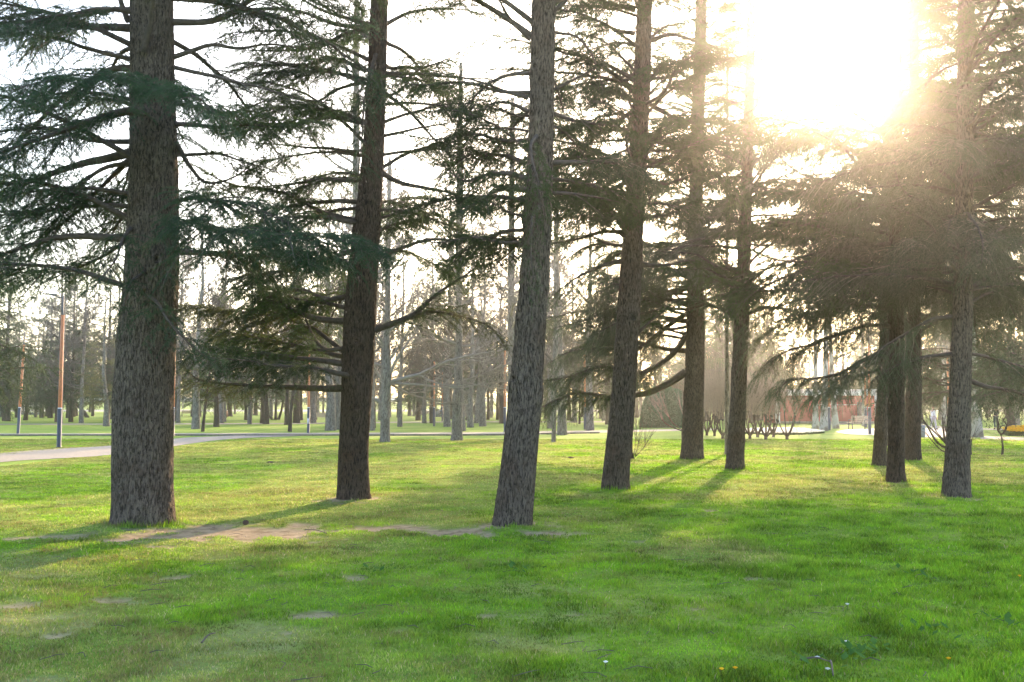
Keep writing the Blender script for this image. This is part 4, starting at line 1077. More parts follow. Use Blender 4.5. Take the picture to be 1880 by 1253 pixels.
# ------------------------------------------------------------------ shrubs
def pollard(base, nst, hk, ht, ntw, label, seed, spread=.35, name='coppiced_shrub', mat='tan_twig', tw=.006):
    b = gnd(*base); r = np.random.default_rng(seed); root = thing(name, label, 'shrub', tuple(b), group='bare coppiced shrubs')
    st = Acc(); tips = []
    st.add(*sweep(np.array([[0, 0, -.1], [0, 0, .12], [0, 0, .3]]), [.085, .075, .06], 9))
    for k in range(nst):
        a = 6.28 * (k + r.random()) / nst; o = spread * (.7 + .8 * r.random()); h = hk * (.75 + .4 * r.random())
        p = np.array([[0, 0, .1], [math.cos(a) * o * .5, math.sin(a) * o * .5, h * .4], [math.cos(a) * o * .85, math.sin(a) * o * .85, h * .72], [math.cos(a) * o, math.sin(a) * o, h]])
        p = resample(p, 8)[0]; st.add(*sweep(p, np.linspace(.036, .022, 8), 7)); st.add(*sweep(np.array([p[-1] - [0, 0, .04], p[-1] + [0, 0, .02], p[-1] + [0, 0, .07]]), [.03, .045, .02], 7)); tips.append(p[-1])
    st.build('stems', M['bark_dark'], root)
    t = Acc(); T_ = np.repeat(np.array(tips), ntw, 0); m = len(T_)
    d = unit(np.stack([r.normal(size=m) * .20 + T_[:, 0] * .35, r.normal(size=m) * .20 + T_[:, 1] * .35, np.ones(m)], 1)); L = (ht - hk) * (.5 + .6 * r.random(m))
    u = np.linspace(0, 1, 5)[None, :, None]
    P = T_[:, None] + d[:, None] * L[:, None, None] * u + (r.normal(size=(m, 1, 3)) * .05) * np.sin(u * 3)
    t.add(*polys(P, np.full(m, tw), .4)); idx = np.repeat(np.arange(m), 3)
    s = P[idx, 2]; d2 = unit(d[idx] + r.normal(size=(len(idx), 3)) * .3); P2 = s[:, None] + d2[:, None] * (L[idx][:, None, None] * .45) * np.linspace(0, 1, 3)[None, :, None]
    t.add(*polys(P2, np.full(len(idx), tw * .7), .5))
    t.build('twigs', M[mat], root)
for i, (px, py, lab) in enumerate([(1298, 800, 'leftmost coppiced shrub right of the drooping bough conifer'), (1312, 801, 'second shrub of the tan row, just left of its stoutest'),
        (1327, 806, 'stoutest tan shrub left of the thin leaning conifer'), (1345, 801, 'shrub hidden behind the thin leaning conifer'), (1377, 806, 'first tan shrub right of the thin leaning conifer'),
        (1391, 803, 'second tan shrub right of the thin leaning conifer'), (1406, 808, 'dark based tan shrub at the edge of the white flowers'), (1420, 803, 'slender shrub between two stouter ones at the white flowers')]):
    pollard((px, py), 7, 1.15, 4.0 - i * .12, 17, lab, 500 + i)
pollard((1445, 808), 4, 1.35, 2.9, 22, 'lone tan shrub standing apart before the red wall', 520, spread=.5)
pollard((1262, 797), 8, .9, 3.0, 12, 'pale fan shaped shrub behind the drooping bough conifer', 521, spread=1.1, mat='pale_twig', tw=.008)

# multi-stemmed shrub behind the right conifer, stump with suckers, pruned sapling
def stems(base, lines, label, name, cat, seed, rbase, tw=True, mat='bark_dark', tmat='twig', dY=0):
    b = gnd(*base); root = thing(name, label, cat, tuple(b)); st = Acc(); tg = Acc(); r = np.random.default_rng(seed)
    for l, rp in lines:
        p = resample([at(q_[0], q_[1], b[1] + (q_[2] if len(q_) > 2 else 0)) for q_ in l], 12)[0]; st.add(*sweep(p, rp / F * b[1] * np.linspace(1, .35, 12), 7))
        if tw:
            for k in range(16):
                i0 = r.integers(4, 12); d = unit(p[min(i0, 11)] - p[i0 - 1] + r.normal(size=3) * .05); q = p[min(i0, 11)]
                L = .25 + .35 * r.random(); pp = q + d * L * np.linspace(0, 1, 5)[:, None] + np.array([0, 0, 1.]) * .15 * np.linspace(0, 1, 5)[:, None] ** 2
                tg.add(*sweep(pp, np.linspace(.005, .002, 5), 4))
    st.build('stems', M[mat], root, b)
    if tw: tg.build('twigs', M[tmat], root, b)
stems((1762, 836), [([(1762, 836), (1745, 826), (1720, 812), (1700, 778), (1692, 768)], 3), ([(1745, 824), (1722, 800), (1706, 784), (1690, 774)], 1.6), ([(1755, 830), (1737, 812), (1732, 790), (1731, 766)], 3),
       ([(1760, 832), (1742, 815), (1738, 790), (1744, 765)], 1.5), ([(1748, 822), (1725, 800), (1712, 780), (1706, 765)], 1.3), ([(1760, 834), (1742, 806), (1734, 775), (1738, 757)], 1.6),
       ([(1762, 836), (1730, 828), (1712, 810), (1700, 795)], 1.6)], 'bare multi stemmed shrub leaning out left behind the rightmost near conifer', 'bare_shrub', 'shrub', 531, .05)
stems((1783, 836), [([(1783, 836), (1782, 820), (1784, 808), (1788, 798)], 1.8), ([(1783, 818), (1780, 806), (1778, 796)], 1)], 'small bare shoot right of the rightmost near conifer', 'young_tree', 'tree', 532, .02)
stems((1840, 836), [([(1840, 836), (1841, 820), (1839, 806), (1838, 797)], 2.3), ([(1838, 798), (1832, 790), (1834, 780), (1831, 768)], 2), ([(1839, 798), (1846, 790), (1848, 780), (1842, 772), (1846, 764)], 1.7),
       ([(1834, 790), (1838, 783), (1845, 782), (1845, 789), (1840, 791)], 1), ([(1846, 790), (1850, 778), (1852, 766)], 1.2)], 'small hard pruned tree with crooked arms near the orange flowers', 'young_tree', 'tree', 533, .03)
stems((1162, 843), [([(1160, 845), (1160, 838), (1161, 833)], 6), ([(1160, 838), (1161, 800), (1161, 765)], .8), ([(1166, 838), (1172, 815), (1175, 790)], .6), ([(1166, 838), (1180, 825), (1196, 800)], .6), ([(1166, 840), (1182, 822), (1186, 806)], .5),
       ([(1164, 838), (1168, 800), (1168, 780)], .5)], 'small stump with thin upright suckers beside the slender leaning conifer', 'tree_stump', 'stump', 534, .1)
stems((889, 782), [([(889, 782), (889, 760), (889, 735), (889, 706)], 1.3), ([(889, 730), (884, 718), (880, 712)], .6), ([(889, 728), (894, 716), (898, 708)], .6)], 'thin whitish sapling on the lawn right of the tall larch', 'young_tree', 'tree', 535, .02, mat='white', tmat='pale_twig')

# clipped bush
def bush(px0, px1, ytop, ybase, label):
    b = gnd((px0 + px1) / 2, ybase); s = b[1] / F; rx = (px1 - px0) / 2 * s; hh = (ybase - ytop) * s
    root = thing('clipped_bush', label, 'bush', tuple(b)); r = np.random.default_rng(9); m = 42000
    d = unit(r.normal(size=(m, 3))); d[:, 2] = np.abs(d[:, 2]) * 1.0 - .0
    k = 1 + .16 * (fbm(d * 3 + 5, 3, 4) - .5) * 2; dep = 1 - .14 * r.random(m) ** 2
    z0 = r.random(m); ex = 2.6
    e = (np.abs(d) ** ex).sum(1) ** (-1 / ex)
    P = d * e[:, None] * (k * dep)[:, None] * np.array([rx, rx, hh * .97])
    n_ = unit(d + r.normal(size=(m, 3)) * .55); w = unit(np.cross(n_, r.normal(size=(m, 3)))) * .022
    v = np.stack([P - w, P + w, P + n_ * .13], 1).reshape(-1, 3)
    mk('foliage', v, [tris_of(v)], M['hedge'], root, False)
    u = np.linspace(0, np.pi * 2, 20, endpoint=False); ph = np.linspace(0, np.pi / 2, 9)
    pts = np.array([[math.cos(a) * math.cos(p), math.sin(a) * math.cos(p), math.sin(p)] for p in ph for a in u])
    e = (np.abs(pts) ** ex).sum(1) ** (-1 / ex); pts = pts * e[:, None] * .84 * np.array([rx, rx, hh * .95])
    i = (np.arange(8)[:, None] * 20); j = np.arange(20)[None]; q = np.stack([i + j, i + (j + 1) % 20, i + 20 + (j + 1) % 20, i + 20 + j], -1).reshape(-1, 4)
    mk('inner_leaves', pts, [q], M['hedge'], root)
bush(1178, 1258, 708, 785, 'rounded dark green clipped bush behind the slender leaning conifer')

# ------------------------------------------------------------------ flower beds
def flowers(name, poly, n, hgt, sz, mats, label, seed):
    r = np.random.default_rng(seed); P = np.array([gnd(*p)[:2] for p in poly]); lo, hi = P.min(0), P.max(0)
    out = []
    while len(out) < n:
        p = lo + r.random(2) * (hi - lo); ins = False; j = len(P) - 1
        for i in range(len(P)):
            if (P[i, 1] > p[1]) != (P[j, 1] > p[1]) and p[0] < (P[j, 0] - P[i, 0]) * (p[1] - P[i, 1]) / (P[j, 1] - P[i, 1]) + P[i, 0]: ins = not ins
            j = i
        if ins: out.append(p)
    p = np.array(out); h = hgt * (.75 + .5 * r.random(n)); a = Acc(); z0 = np.zeros(n)
    b0 = np.stack([p[:, 0], p[:, 1], z0], 1); b1 = b0 + np.stack([r.normal(size=n) * .02, r.normal(size=n) * .02, h], 1)
    v, q = prisms(b0, b1, np.full(n, .004), np.full(n, .003)); nq = len(q)
    # leaves
    an = r.random(n * 3) * 6.28; lb = np.repeat(b0, 3, 0); tp = lb + np.stack([np.cos(an) * .08, np.sin(an) * .08, np.repeat(h, 3) * .7], 1); w = np.stack([-np.sin(an), np.cos(an), 0 * an], 1) * .015
    lv = np.stack([lb - w, lb + w, tp], 1).reshape(-1, 3)
    # cup shaped heads: 6 petals
    an = np.tile(np.arange(6) * 1.047, n) + np.repeat(r.random(n), 6) * 6; c = np.repeat(b1, 6, 0)
    o_ = np.stack([np.cos(an), np.sin(an), 0 * an], 1); t_ = np.stack([-np.sin(an), np.cos(an), 0 * an], 1)
    pv = np.stack([c, c + o_ * sz + t_ * sz * .55 + [0, 0, sz * .8], c + o_ * sz * .75 + [0, 0, sz * 1.7], c + o_ * sz - t_ * sz * .55 + [0, 0, sz * .8]], 1).reshape(-1, 3)
    V = np.vstack([v, lv, pv]); pq = (np.arange(n * 6)[:, None] * 4 + np.arange(4)[None]) + len(v) + len(lv)
    mk_o = mk(name, V, [q, pq, tris_of(lv) + len(v)], [M['needle'], mats], None, False, mi=np.concatenate([np.zeros(nq), np.ones(len(pq)), np.zeros(len(lv) // 3)]))
    tag(mk_o, label, 'flower bed', 'stuff')
flowers('yellow_flowers', [(1840, 798), (1858, 793.5), (1880, 792.5), (1930, 793), (1960, 798), (1930, 802), (1880, 801.5), (1850, 801)], 2600, .30, .035, M['petal_yellow'], 'orange and yellow flowers in a bed at the right', 1)
flowers('white_flowers', [(1350, 796), (1380, 791), (1430, 789.5), (1475, 791), (1515, 796), (1475, 799), (1400, 799)], 4200, .12, .035, M['petal_white'], 'low white flowers in a bed before the red wall', 2)

# daisies, weeds and litter on the near lawn
def litter():
    r = np.random.default_rng(77); a = Acc()
    for k in range(220):
        d = r.uniform(5, 20); x_ = r.uniform(-.5, .5) * d; L = r.uniform(.05, .22); an = r.random() * 3.14; z = float(hump(np.array([x_]), np.array([d]))[0]) + .02
        p = np.array([[x_, d, z], [x_ + math.cos(an) * L * .5, d + math.sin(an) * L * .5, z + r.uniform(0, .02)], [x_ + math.cos(an + .3) * L, d + math.sin(an + .3) * L, z]])
        a.add(*sweep(p, [.003, .0028, .0015], 4))
    for c in [((1470, 1222), (1525, 1226)), ((1525, 1224), (1530, 1252)), ((370, 1190), (395, 1172)), ((560, 978), (600, 985))]:
        p = [gnd(*c[0]), (gnd(*c[0]) + gnd(*c[1])) / 2 + [0, 0, .02], gnd(*c[1])]; p = resample(p, 6)[0] + [0, 0, .035]; a.add(*sweep(p, np.linspace(.007, .004, 6), 6))
    tag(a.build('fallen_twigs', M['twig']), 'small fallen twigs lying in the near grass', 'twigs', 'stuff')
litter()
def weeds():
    r = np.random.default_rng(5); lf = []; pt = []
    for cx, cy, n in ((1560, 1210, 14), (1595, 1200, 12), (1480, 1222, 8), (1690, 1060, 14), (950, 1045, 10), (1840, 1150, 12), (700, 1050, 10), (1700, 1165, 10)):
        c = gnd(cx, cy)
        for k in range(n):
            o = c + np.array([r.normal() * .09, r.normal() * .12, .02 + float(hump(np.array([c[0]]), np.array([c[1]]))[0])]); an = r.random() * 6.28; L = .05 + .04 * r.random()
            d = np.array([math.cos(an), math.sin(an), .55]); w = np.array([-math.sin(an), math.cos(an), 0]) * L * .3
            lf.append([o, o + d * L * .5 + w, o + d * L, o + d * L * .5 - w])
    v = np.array(lf).reshape(-1, 3); q = np.arange(len(v)).reshape(-1, 4)
    tag(mk('weeds', v, [q], M['weed'], None, False), 'broad leaved weeds in the near lawn', 'weeds', 'stuff')
    for cx, cy, white in ((1742, 1225, 0), (1555, 1193, 1), (1556, 1122, 1), (1350, 1243, 0), (1325, 1245, 0), (1501, 1223, 1), (1112, 1232, 1), (1520, 1245, 1), (1880 - 8, 1068, 0)):
        c = gnd(cx, cy) + [0, 0, .05]
        ring = np.array([[math.cos(a_), math.sin(a_), 0] for a_ in np.linspace(0, 6.28, 12, endpoint=False)])
        vv = np.vstack([c[None] - [0, 0, .006], c + ring * .016 + [0, 0, .006], c[None] + [0, 0, .012]])
        t = [[0, 1 + (i + 1) % 12, 1 + i] for i in range(12)] + [[13, 1 + i, 1 + (i + 1) % 12] for i in range(12)]
        sv, sq = prisms(c[None] - [0, 0, .05], c[None], [.0025], [.002])
        o = mk('lawn_flower', np.vstack([vv, sv]), [np.array(sq) + 14, np.array(t)], [M['petal_white' if white else 'petal_yellow'], M['needle']], None, False, mi=[1] * 3 + [0] * 24)
        lab = ('tiny white' if white else 'tiny yellow') + ' wildflower in the foreground grass'
        tag(o, lab, 'flower', group=('tiny white' if white else 'tiny yellow') + ' wildflowers in the foreground grass')
weeds()
def clod(px, py, w, label, grp=None):
    b = gnd(px, py); s = w / F * b[1] / 2; bm = bmesh.new(); bmesh.ops.create_icosphere(bm, subdivisions=4, radius=1)
    for v in bm.verts:
        n = fbm(np.array([[v.co.x * 2.2 + px, v.co.y * 2.2, v.co.z * 2.2]]), 3, 3)[0]
        v.co = Vector((v.co.x * s, v.co.y * s * .8, max(-.02, v.co.z * s * .38))) * (.6 + .8 * n)
    me = bpy.data.meshes.new('molehill'); bm.to_mesh(me); bm.free(); me.materials.append(M['soil'])
    o = bpy.data.objects.new('molehill', me); C.objects.link(o); o.location = tuple(b); tag(o, label, 'molehill', group='small heaps of dark soil on the lawn')
clod(496, 850, 14, 'small heap of dark soil on the lawn left of the dark conifer'); clod(1048, 842, 15, 'small heap of dark soil right of the middle conifer')
clod(1065, 872, 8, 'tiny soil heap left of the slender leaning conifer')
# pine cone on the bare patch
b = gnd(451, 966); bm = bmesh.new(); bmesh.ops.create_uvsphere(bm, u_segments=16, v_segments=14, radius=.032)
for v in bm.verts: v.co *= 1 + .16 * math.sin(v.co.z * 320 + math.atan2(v.co.y, v.co.x) * 5)
me = bpy.data.meshes.new('cedar_cone'); bm.to_mesh(me); bm.free(); me.materials.append(M['soil']); o = bpy.data.objects.new('cedar_cone', me); C.objects.link(o)
o.location = (b[0], b[1], b[2] + .045); o.scale = (1.25, 1, 1); tag(o, 'dark cone lying on the bare soil right of the thickest trunk', 'cone')

# ------------------------------------------------------------------ lamp posts
def lathe(prof, k=14):
    a = np.linspace(0, 2 * np.pi, k, endpoint=False); v = np.array([[r_ * math.cos(t), r_ * math.sin(t), z_] for r_, z_ in prof for t in a]); n = len(prof)
    i = np.arange(n - 1)[:, None] * k; j = np.arange(k)[None]
    return v, np.stack([i + j, i + (j + 1) % k, i + k + (j + 1) % k, i + k + j], -1).reshape(-1, 4)
def make_lamp():
    root = thing('lamp_post', 'x', 'lamp')
    a = Acc(); a.add(*lathe([(.0, 0), (.12, 0), (.12, .02), (.085, .03), (.085, 1.50), (.0, 1.50)])); a.build('lower_pole', M['steel_dark'], root)
    a = Acc(); a.add(*lathe([(.078, 1.5), (.078, 1.54), (.0, 1.54)])); a.build('collar', M['white'], root)
    a = Acc(); a.add(*lathe([(.074, 1.54), (.066, 5.15), (.0, 5.15)])); a.build('wooden_shaft', M['orange_wood'], root)
    a = Acc(); a.add(*lathe([(.035, 5.15), (.035, 5.92), (.0, 5.92)])); a.build('top_pole', M['steel_dark'], root)
    a = Acc(); a.add(*sweep(np.array([[0, 0, 5.82], [-.25, 0, 5.88], [-.5, 0, 5.94]]), [.02, .018, .016], 6)); a.build('arm', M['steel_dark'], root)
    a = Acc()
    bm = bmesh.new(); bmesh.ops.create_cube(bm, size=1)
    for v in bm.verts: v.co = Vector((v.co.x * .62 - .48, v.co.y * .2 * (1 - .3 * (v.co.x < 0)), v.co.z * .05 + 5.96 - v.co.x * .05))
    bmesh.ops.bevel(bm, geom=list(bm.edges), offset=.012, segments=2, affect='EDGES')
    me = bpy.data.meshes.new('lamp_head'); bm.to_mesh(me); bm.free(); me.materials.append(M['steel_dark']); h = bpy.data.objects.new('lamp_head', me); C.objects.link(h); h.parent = root
    return root
lampP = make_lamp()
LAMPS = [(108, 822, 0, 'tallest lamp post, dark below and orange above, beside the curving path'), (33, 797, .035, 'leftmost lamp post, slightly tilted, before the railed platform'),
         (317, 801, 0, 'lamp post half hidden by the right side of the thickest trunk'), (566, 796, 0, 'lamp post with white sticker left of the cream bench'),
         (797, 783, 0, 'lamp post in the middle between pale forked larch and tall larch'), (927, 793, 0, 'lamp post just left of the middle conifer'),
         (1074, 789, 0, 'lamp post under the drooping bough right of the middle conifer'), (126, 767, 0, 'small distant lamp post right of the tallest one'),
         (789, 770, 0, 'small distant lamp post touching the far red brown bench'), (812, 774, 0, 'distant lamp post right of the blue grey cabin'),
         (1523, 790, 0, 'lamp post among the patchy pale trunks before the red wall'), (1590, 785, 0, 'lamp post by the dark door of the red building'), (1597, 798, .01, 'lamp post at the front of the paved area'),
         (1743, 787, 0, 'orange lamp post seen just left of the rightmost near conifer')]
for i, (px, py, ln, lab) in enumerate(LAMPS):
    b = gnd(px, py)
    if i == 0: r = lampP
    else:
        r = lampP.copy(); C.objects.link(r)
        for ch in lampP.children: c_ = ch.copy(); C.objects.link(c_); c_.parent = r
    if i == 3:
        a = Acc(); a.box((0, -.088, .72), (.10, .008, .32)); a.build('sticker', M['white'], r, smooth=False)
    r.location = tuple(b); r.rotation_euler = (0, ln, 0); r['label'] = lab; r['group'] = 'lamp posts with orange upper shafts'
# sticker on the fourth post and thin dark poles
lp = gnd(566, 796)
POLES = [(102, 764, 'thin dark pole left of the tallest lamp post'), (1141 - 640, 764, 'thin dark pole behind the V shaped pair of stems'), (464, 762, 'thin dark pole beside the far trunk by the stout conifer'), (1084, 768, 'thin dark pole right of the lamp under the drooping bough'), (1096, 768, 'thin dark pole left of the far leaning pair')]
for i, (px, py, lab) in enumerate(POLES):
    b = gnd(px, py); a = Acc(); a.add(*lathe([(.0, 0), (.16, 0), (.16, .05), (.07, .08), (.05, 5.5), (.09, 5.55), (.09, 5.75), (0, 5.8)], 10)); o = a.build('metal_pole', M['steel_dark']); o.location = tuple(b); tag(o, lab, 'pole', group='thin dark poles on the far lawn')

# ------------------------------------------------------------------ benches
def make_bench():
    root = thing('park_bench', 'x', 'bench')
    s = Acc()
    for k in range(4): s.box((0, -.02 + k * -.11, .45), (1.7, .09, .035))
    s.build('seat', M['bench_wood'], root, smooth=False)
    s = Acc()
    for k in range(4): s.box((0, .07 + k * .03, .55 + k * .115), (1.7, .03, .095))
    s.build('backrest', M['bench_wood'], root, smooth=False)
    for sx in (-.7, .7):
        s = Acc(); s.box((sx, -.36, .215), (.05, .05, .43)); s.box((sx, .04, .215), (.05, .05, .43)); s.box((sx, -.16, .41), (.05, .42, .04)); s.build('leg', M['steel_dark'], root, smooth=False)
        s = Acc(); v, q, t = sweep(np.array([[sx, .05, .43], [sx, .10, .65], [sx, .175, .96]]), [.025, .022, .02], 6); s.add(v, q, t); s.build('back_support', M['steel_dark'], root)
        s = Acc(); s.add(*sweep(np.array([[sx, -.38, .43], [sx, -.38, .66], [sx, -.2, .68], [sx, .09, .66]]), [.02] * 4, 6)); s.build('armrest', M['steel_dark'], root)
    return root
bp = make_bench()
for i, (px, py, rz, lab) in enumerate([(585, 775, .15, 'cream slatted bench right of the lamp with the sticker'), (343, 765, 0, 'distant lilac grey bench right of the thickest trunk'), (540, 762, 0, 'distant bench behind the thin dark trunk'),
        (609, 765, .1, 'distant bench hidden behind the thick pale trunk'), (781, 766, 0, 'distant red brown bench left of the middle lamp posts'), (1579, 789, -1.0, 'pale bench turned sideways on the paved area by the red building')]):
    b = gnd(px, py)
    if i == 0: r = bp
    else:
        r = bp.copy(); C.objects.link(r)
        for ch in bp.children: c_ = ch.copy(); C.objects.link(c_); c_.parent = r
    r.location = tuple(b); r.rotation_euler = (0, 0, rz); r['label'] = lab; r['group'] = 'slatted park benches'
    if i in (5,): r.scale = (.95, .95, 1.0)

# litter bins
def bin_(px, py, w, h, mat, label, slat=True, rz=0):
    b = gnd(px, py); s = b[1] / F; ww, hh = w * s, h * s; root = thing('litter_bin', label, 'bin', tuple(b), rz)
    a = Acc(); a.add(*lathe([(0, 0), (ww / 2 * .9, 0), (ww / 2 * .9, .05), (ww / 2 * .97, .06), (ww / 2, hh * .85), (ww / 2 * .9, hh * .85), (0, hh * .8)], 20))
    if slat:
        for k in range(14):
            t = k / 14 * 6.283; a.box((math.cos(t) * ww / 2 * 1.0, math.sin(t) * ww / 2 * 1.0, hh * .45), (.03, ww * .17, hh * .76), t)
    a.build('body', mat, root, smooth=False)
    a = Acc(); a.add(*lathe([(ww / 2 * 1.05, hh * .88), (ww / 2 * 1.05, hh * .93), (ww / 4, hh), (0, hh)], 20)); a.build('lid', M['steel_dark'], root)
    a = Acc()
    for t in (0, 2.1, 4.2): a.box((math.cos(t) * ww / 2 * .9, math.sin(t) * ww / 2 * .9, hh * .87), (.03, .03, hh * .08))
    a.build('lid_posts', M['steel_dark'], root, smooth=False)
bin_(412, 767, 11, 14, M['brown'], 'brown slatted litter bin on the far lawn')
bin_(1694, 803, 10, 27, M['bluegrey'], 'blue grey bin half hidden right of the group of three trunks', slat=False)

# ------------------------------------------------------------------ small structures far back
def cabin(px0, px1, ytop, ybase, mat, label, dep=1.6):
    b = gnd((px0 + px1) / 2, ybase); s = b[1] / F; w = (px1 - px0) * s; h = (ybase - ytop) * s; root = thing('park_cabin', label, 'cabin', tuple(b))
    a = Acc(); a.box((0, dep / 2, h * .46), (w, dep, h * .92)); a.build('walls', mat, root, smooth=False)
    a = Acc(); a.box((0, dep / 2, h * .96), (w * 1.08, dep * 1.1, h * .08)); a.build('roof', M['steel_dark'], root, smooth=False)
    a = Acc(); a.box((-w * .2, -.01, h * .42), (w * .3, .05, h * .7)); a.build('door', M['bluegrey'], root, smooth=False)
    a = Acc(); a.box((w * .25, -.01, h * .58), (w * .3, .05, h * .3)); a.build('window', M['glass_dark'], root, smooth=False)
cabin(-14, 8, 745, 763, M['white'], 'white cabin with dark roof cut by the left edge')
cabin(799, 812, 752, 766, M['bluegrey'], 'small blue grey cabin beside the middle lamp posts')
b = gnd(55, 762); s = b[1] / F; root = thing('railed_platform', 'low platform with pale vertical railings behind the leftmost lamp post', 'platform', tuple(b))
w = 42 * s; a = Acc(); a.box((0, 1.6, .28), (w, 3.2, .22)); a.box((0, 1.6, .08), (w * .8, 2.6, .16)); a.build('deck', M['bluegrey'], root, smooth=False)
a = Acc()
for k in range(14):
    for yy in (.05, 3.1): a.box((-w / 2 + .05 + (w - .1) * k / 13, yy, .39 + .72), (.05, .05, 1.44))
a.box((0, .05, 1.86), (w, .07, .07)); a.box((0, 3.1, 1.86), (w, .07, .07)); a.build('railing', M['white'], root, smooth=False)

# ------------------------------------------------------------------ red building
b = gnd(1515, 778); D = b[1]; s = D / F
root = thing('red_building', 'low red walled building with white roof band and white corner column', 'building', tuple(b))
xl, xr = (1433 - 1515) * s, (1606 - 1515) * s; top = (778 - 727) * s; dep = 6.0
a = Acc(); a.box(((xl + xr) / 2, dep / 2, top / 2), (xr - xl, dep, top)); a.build('wall', M['red_wall'], root, smooth=False)
a = Acc(); a.box(((xl + xr) / 2, dep / 2, top + .26), (xr - xl + .9, dep + .8, .5)); a.box(((xl + xr) / 2, dep / 2, top + .54), (xr - xl + 1.1, dep + 1.0, .07)); a.build('roof', M['white'], root, smooth=False)
a = Acc(); a.box((xl + .8, -.03, top - .12 * 2), (1.5, .08, .34)); a.box((xl + 4.2, -.03, top - .24), (4.6, .08, .30)); a.build('upper_band', M['red_dark'], root, smooth=False)
a = Acc(); a.box(((xl + xr) / 2, -.02, .10), (xr - xl, .06, .2)); a.build('plinth', M['kerb'], root, smooth=False)
for px in (1427, 1609):
    a = Acc(); a.box(((px - 1515) * s, -.25, (top + .3) / 2), (.36, .3, top + .3)); a.build('column', M['white'], root, smooth=False)
dx = (1579 - 1515) * s
a = Acc(); a.box((dx - .22, -.05, .95), (.06, .1, 1.9)); a.box((dx + .22, -.05, .95), (.06, .1, 1.9)); a.box((dx, -.05, 1.93), (.5, .1, .06)); fr = a.build('door', M['steel_dark'], root, smooth=False)
a = Acc(); a.box((dx, -.02, .95), (.38, .05, 1.88)); a.build('pane', M['glass_dark'], fr, smooth=False)
a = Acc(); a.box((dx - 2.4, -.015, 1.72), (4.2, .03, .03)); a.build('trim', M['white'], root, smooth=False)

# ------------------------------------------------------------------ people
def skin_mesh(name, verts, edges, radii, mat, parent, root_i=0, sub=2):
    me = bpy.data.meshes.new(name); me.from_pydata([tuple(v) for v in verts], edges, []); o = bpy.data.objects.new(name, me); C.objects.link(o)
    sk = o.modifiers.new('s', 'SKIN'); sk.use_smooth_shade = True
    for i, r_ in enumerate(radii): me.skin_vertices[0].data[i].radius = r_ if isinstance(r_, tuple) else (r_, r_)
    me.skin_vertices[0].data[root_i].use_root = True
    ss = o.modifiers.new('u', 'SUBSURF'); ss.levels = sub; ss.render_levels = sub
    dg = bpy.context.evaluated_depsgraph_get(); ev = o.evaluated_get(dg); m2 = bpy.data.meshes.new_from_object(ev); o.modifiers.clear(); o.data = m2; m2.materials.clear(); m2.materials.append(mat)
    for p in m2.polygons: p.use_smooth = True
    o.parent = parent; return o

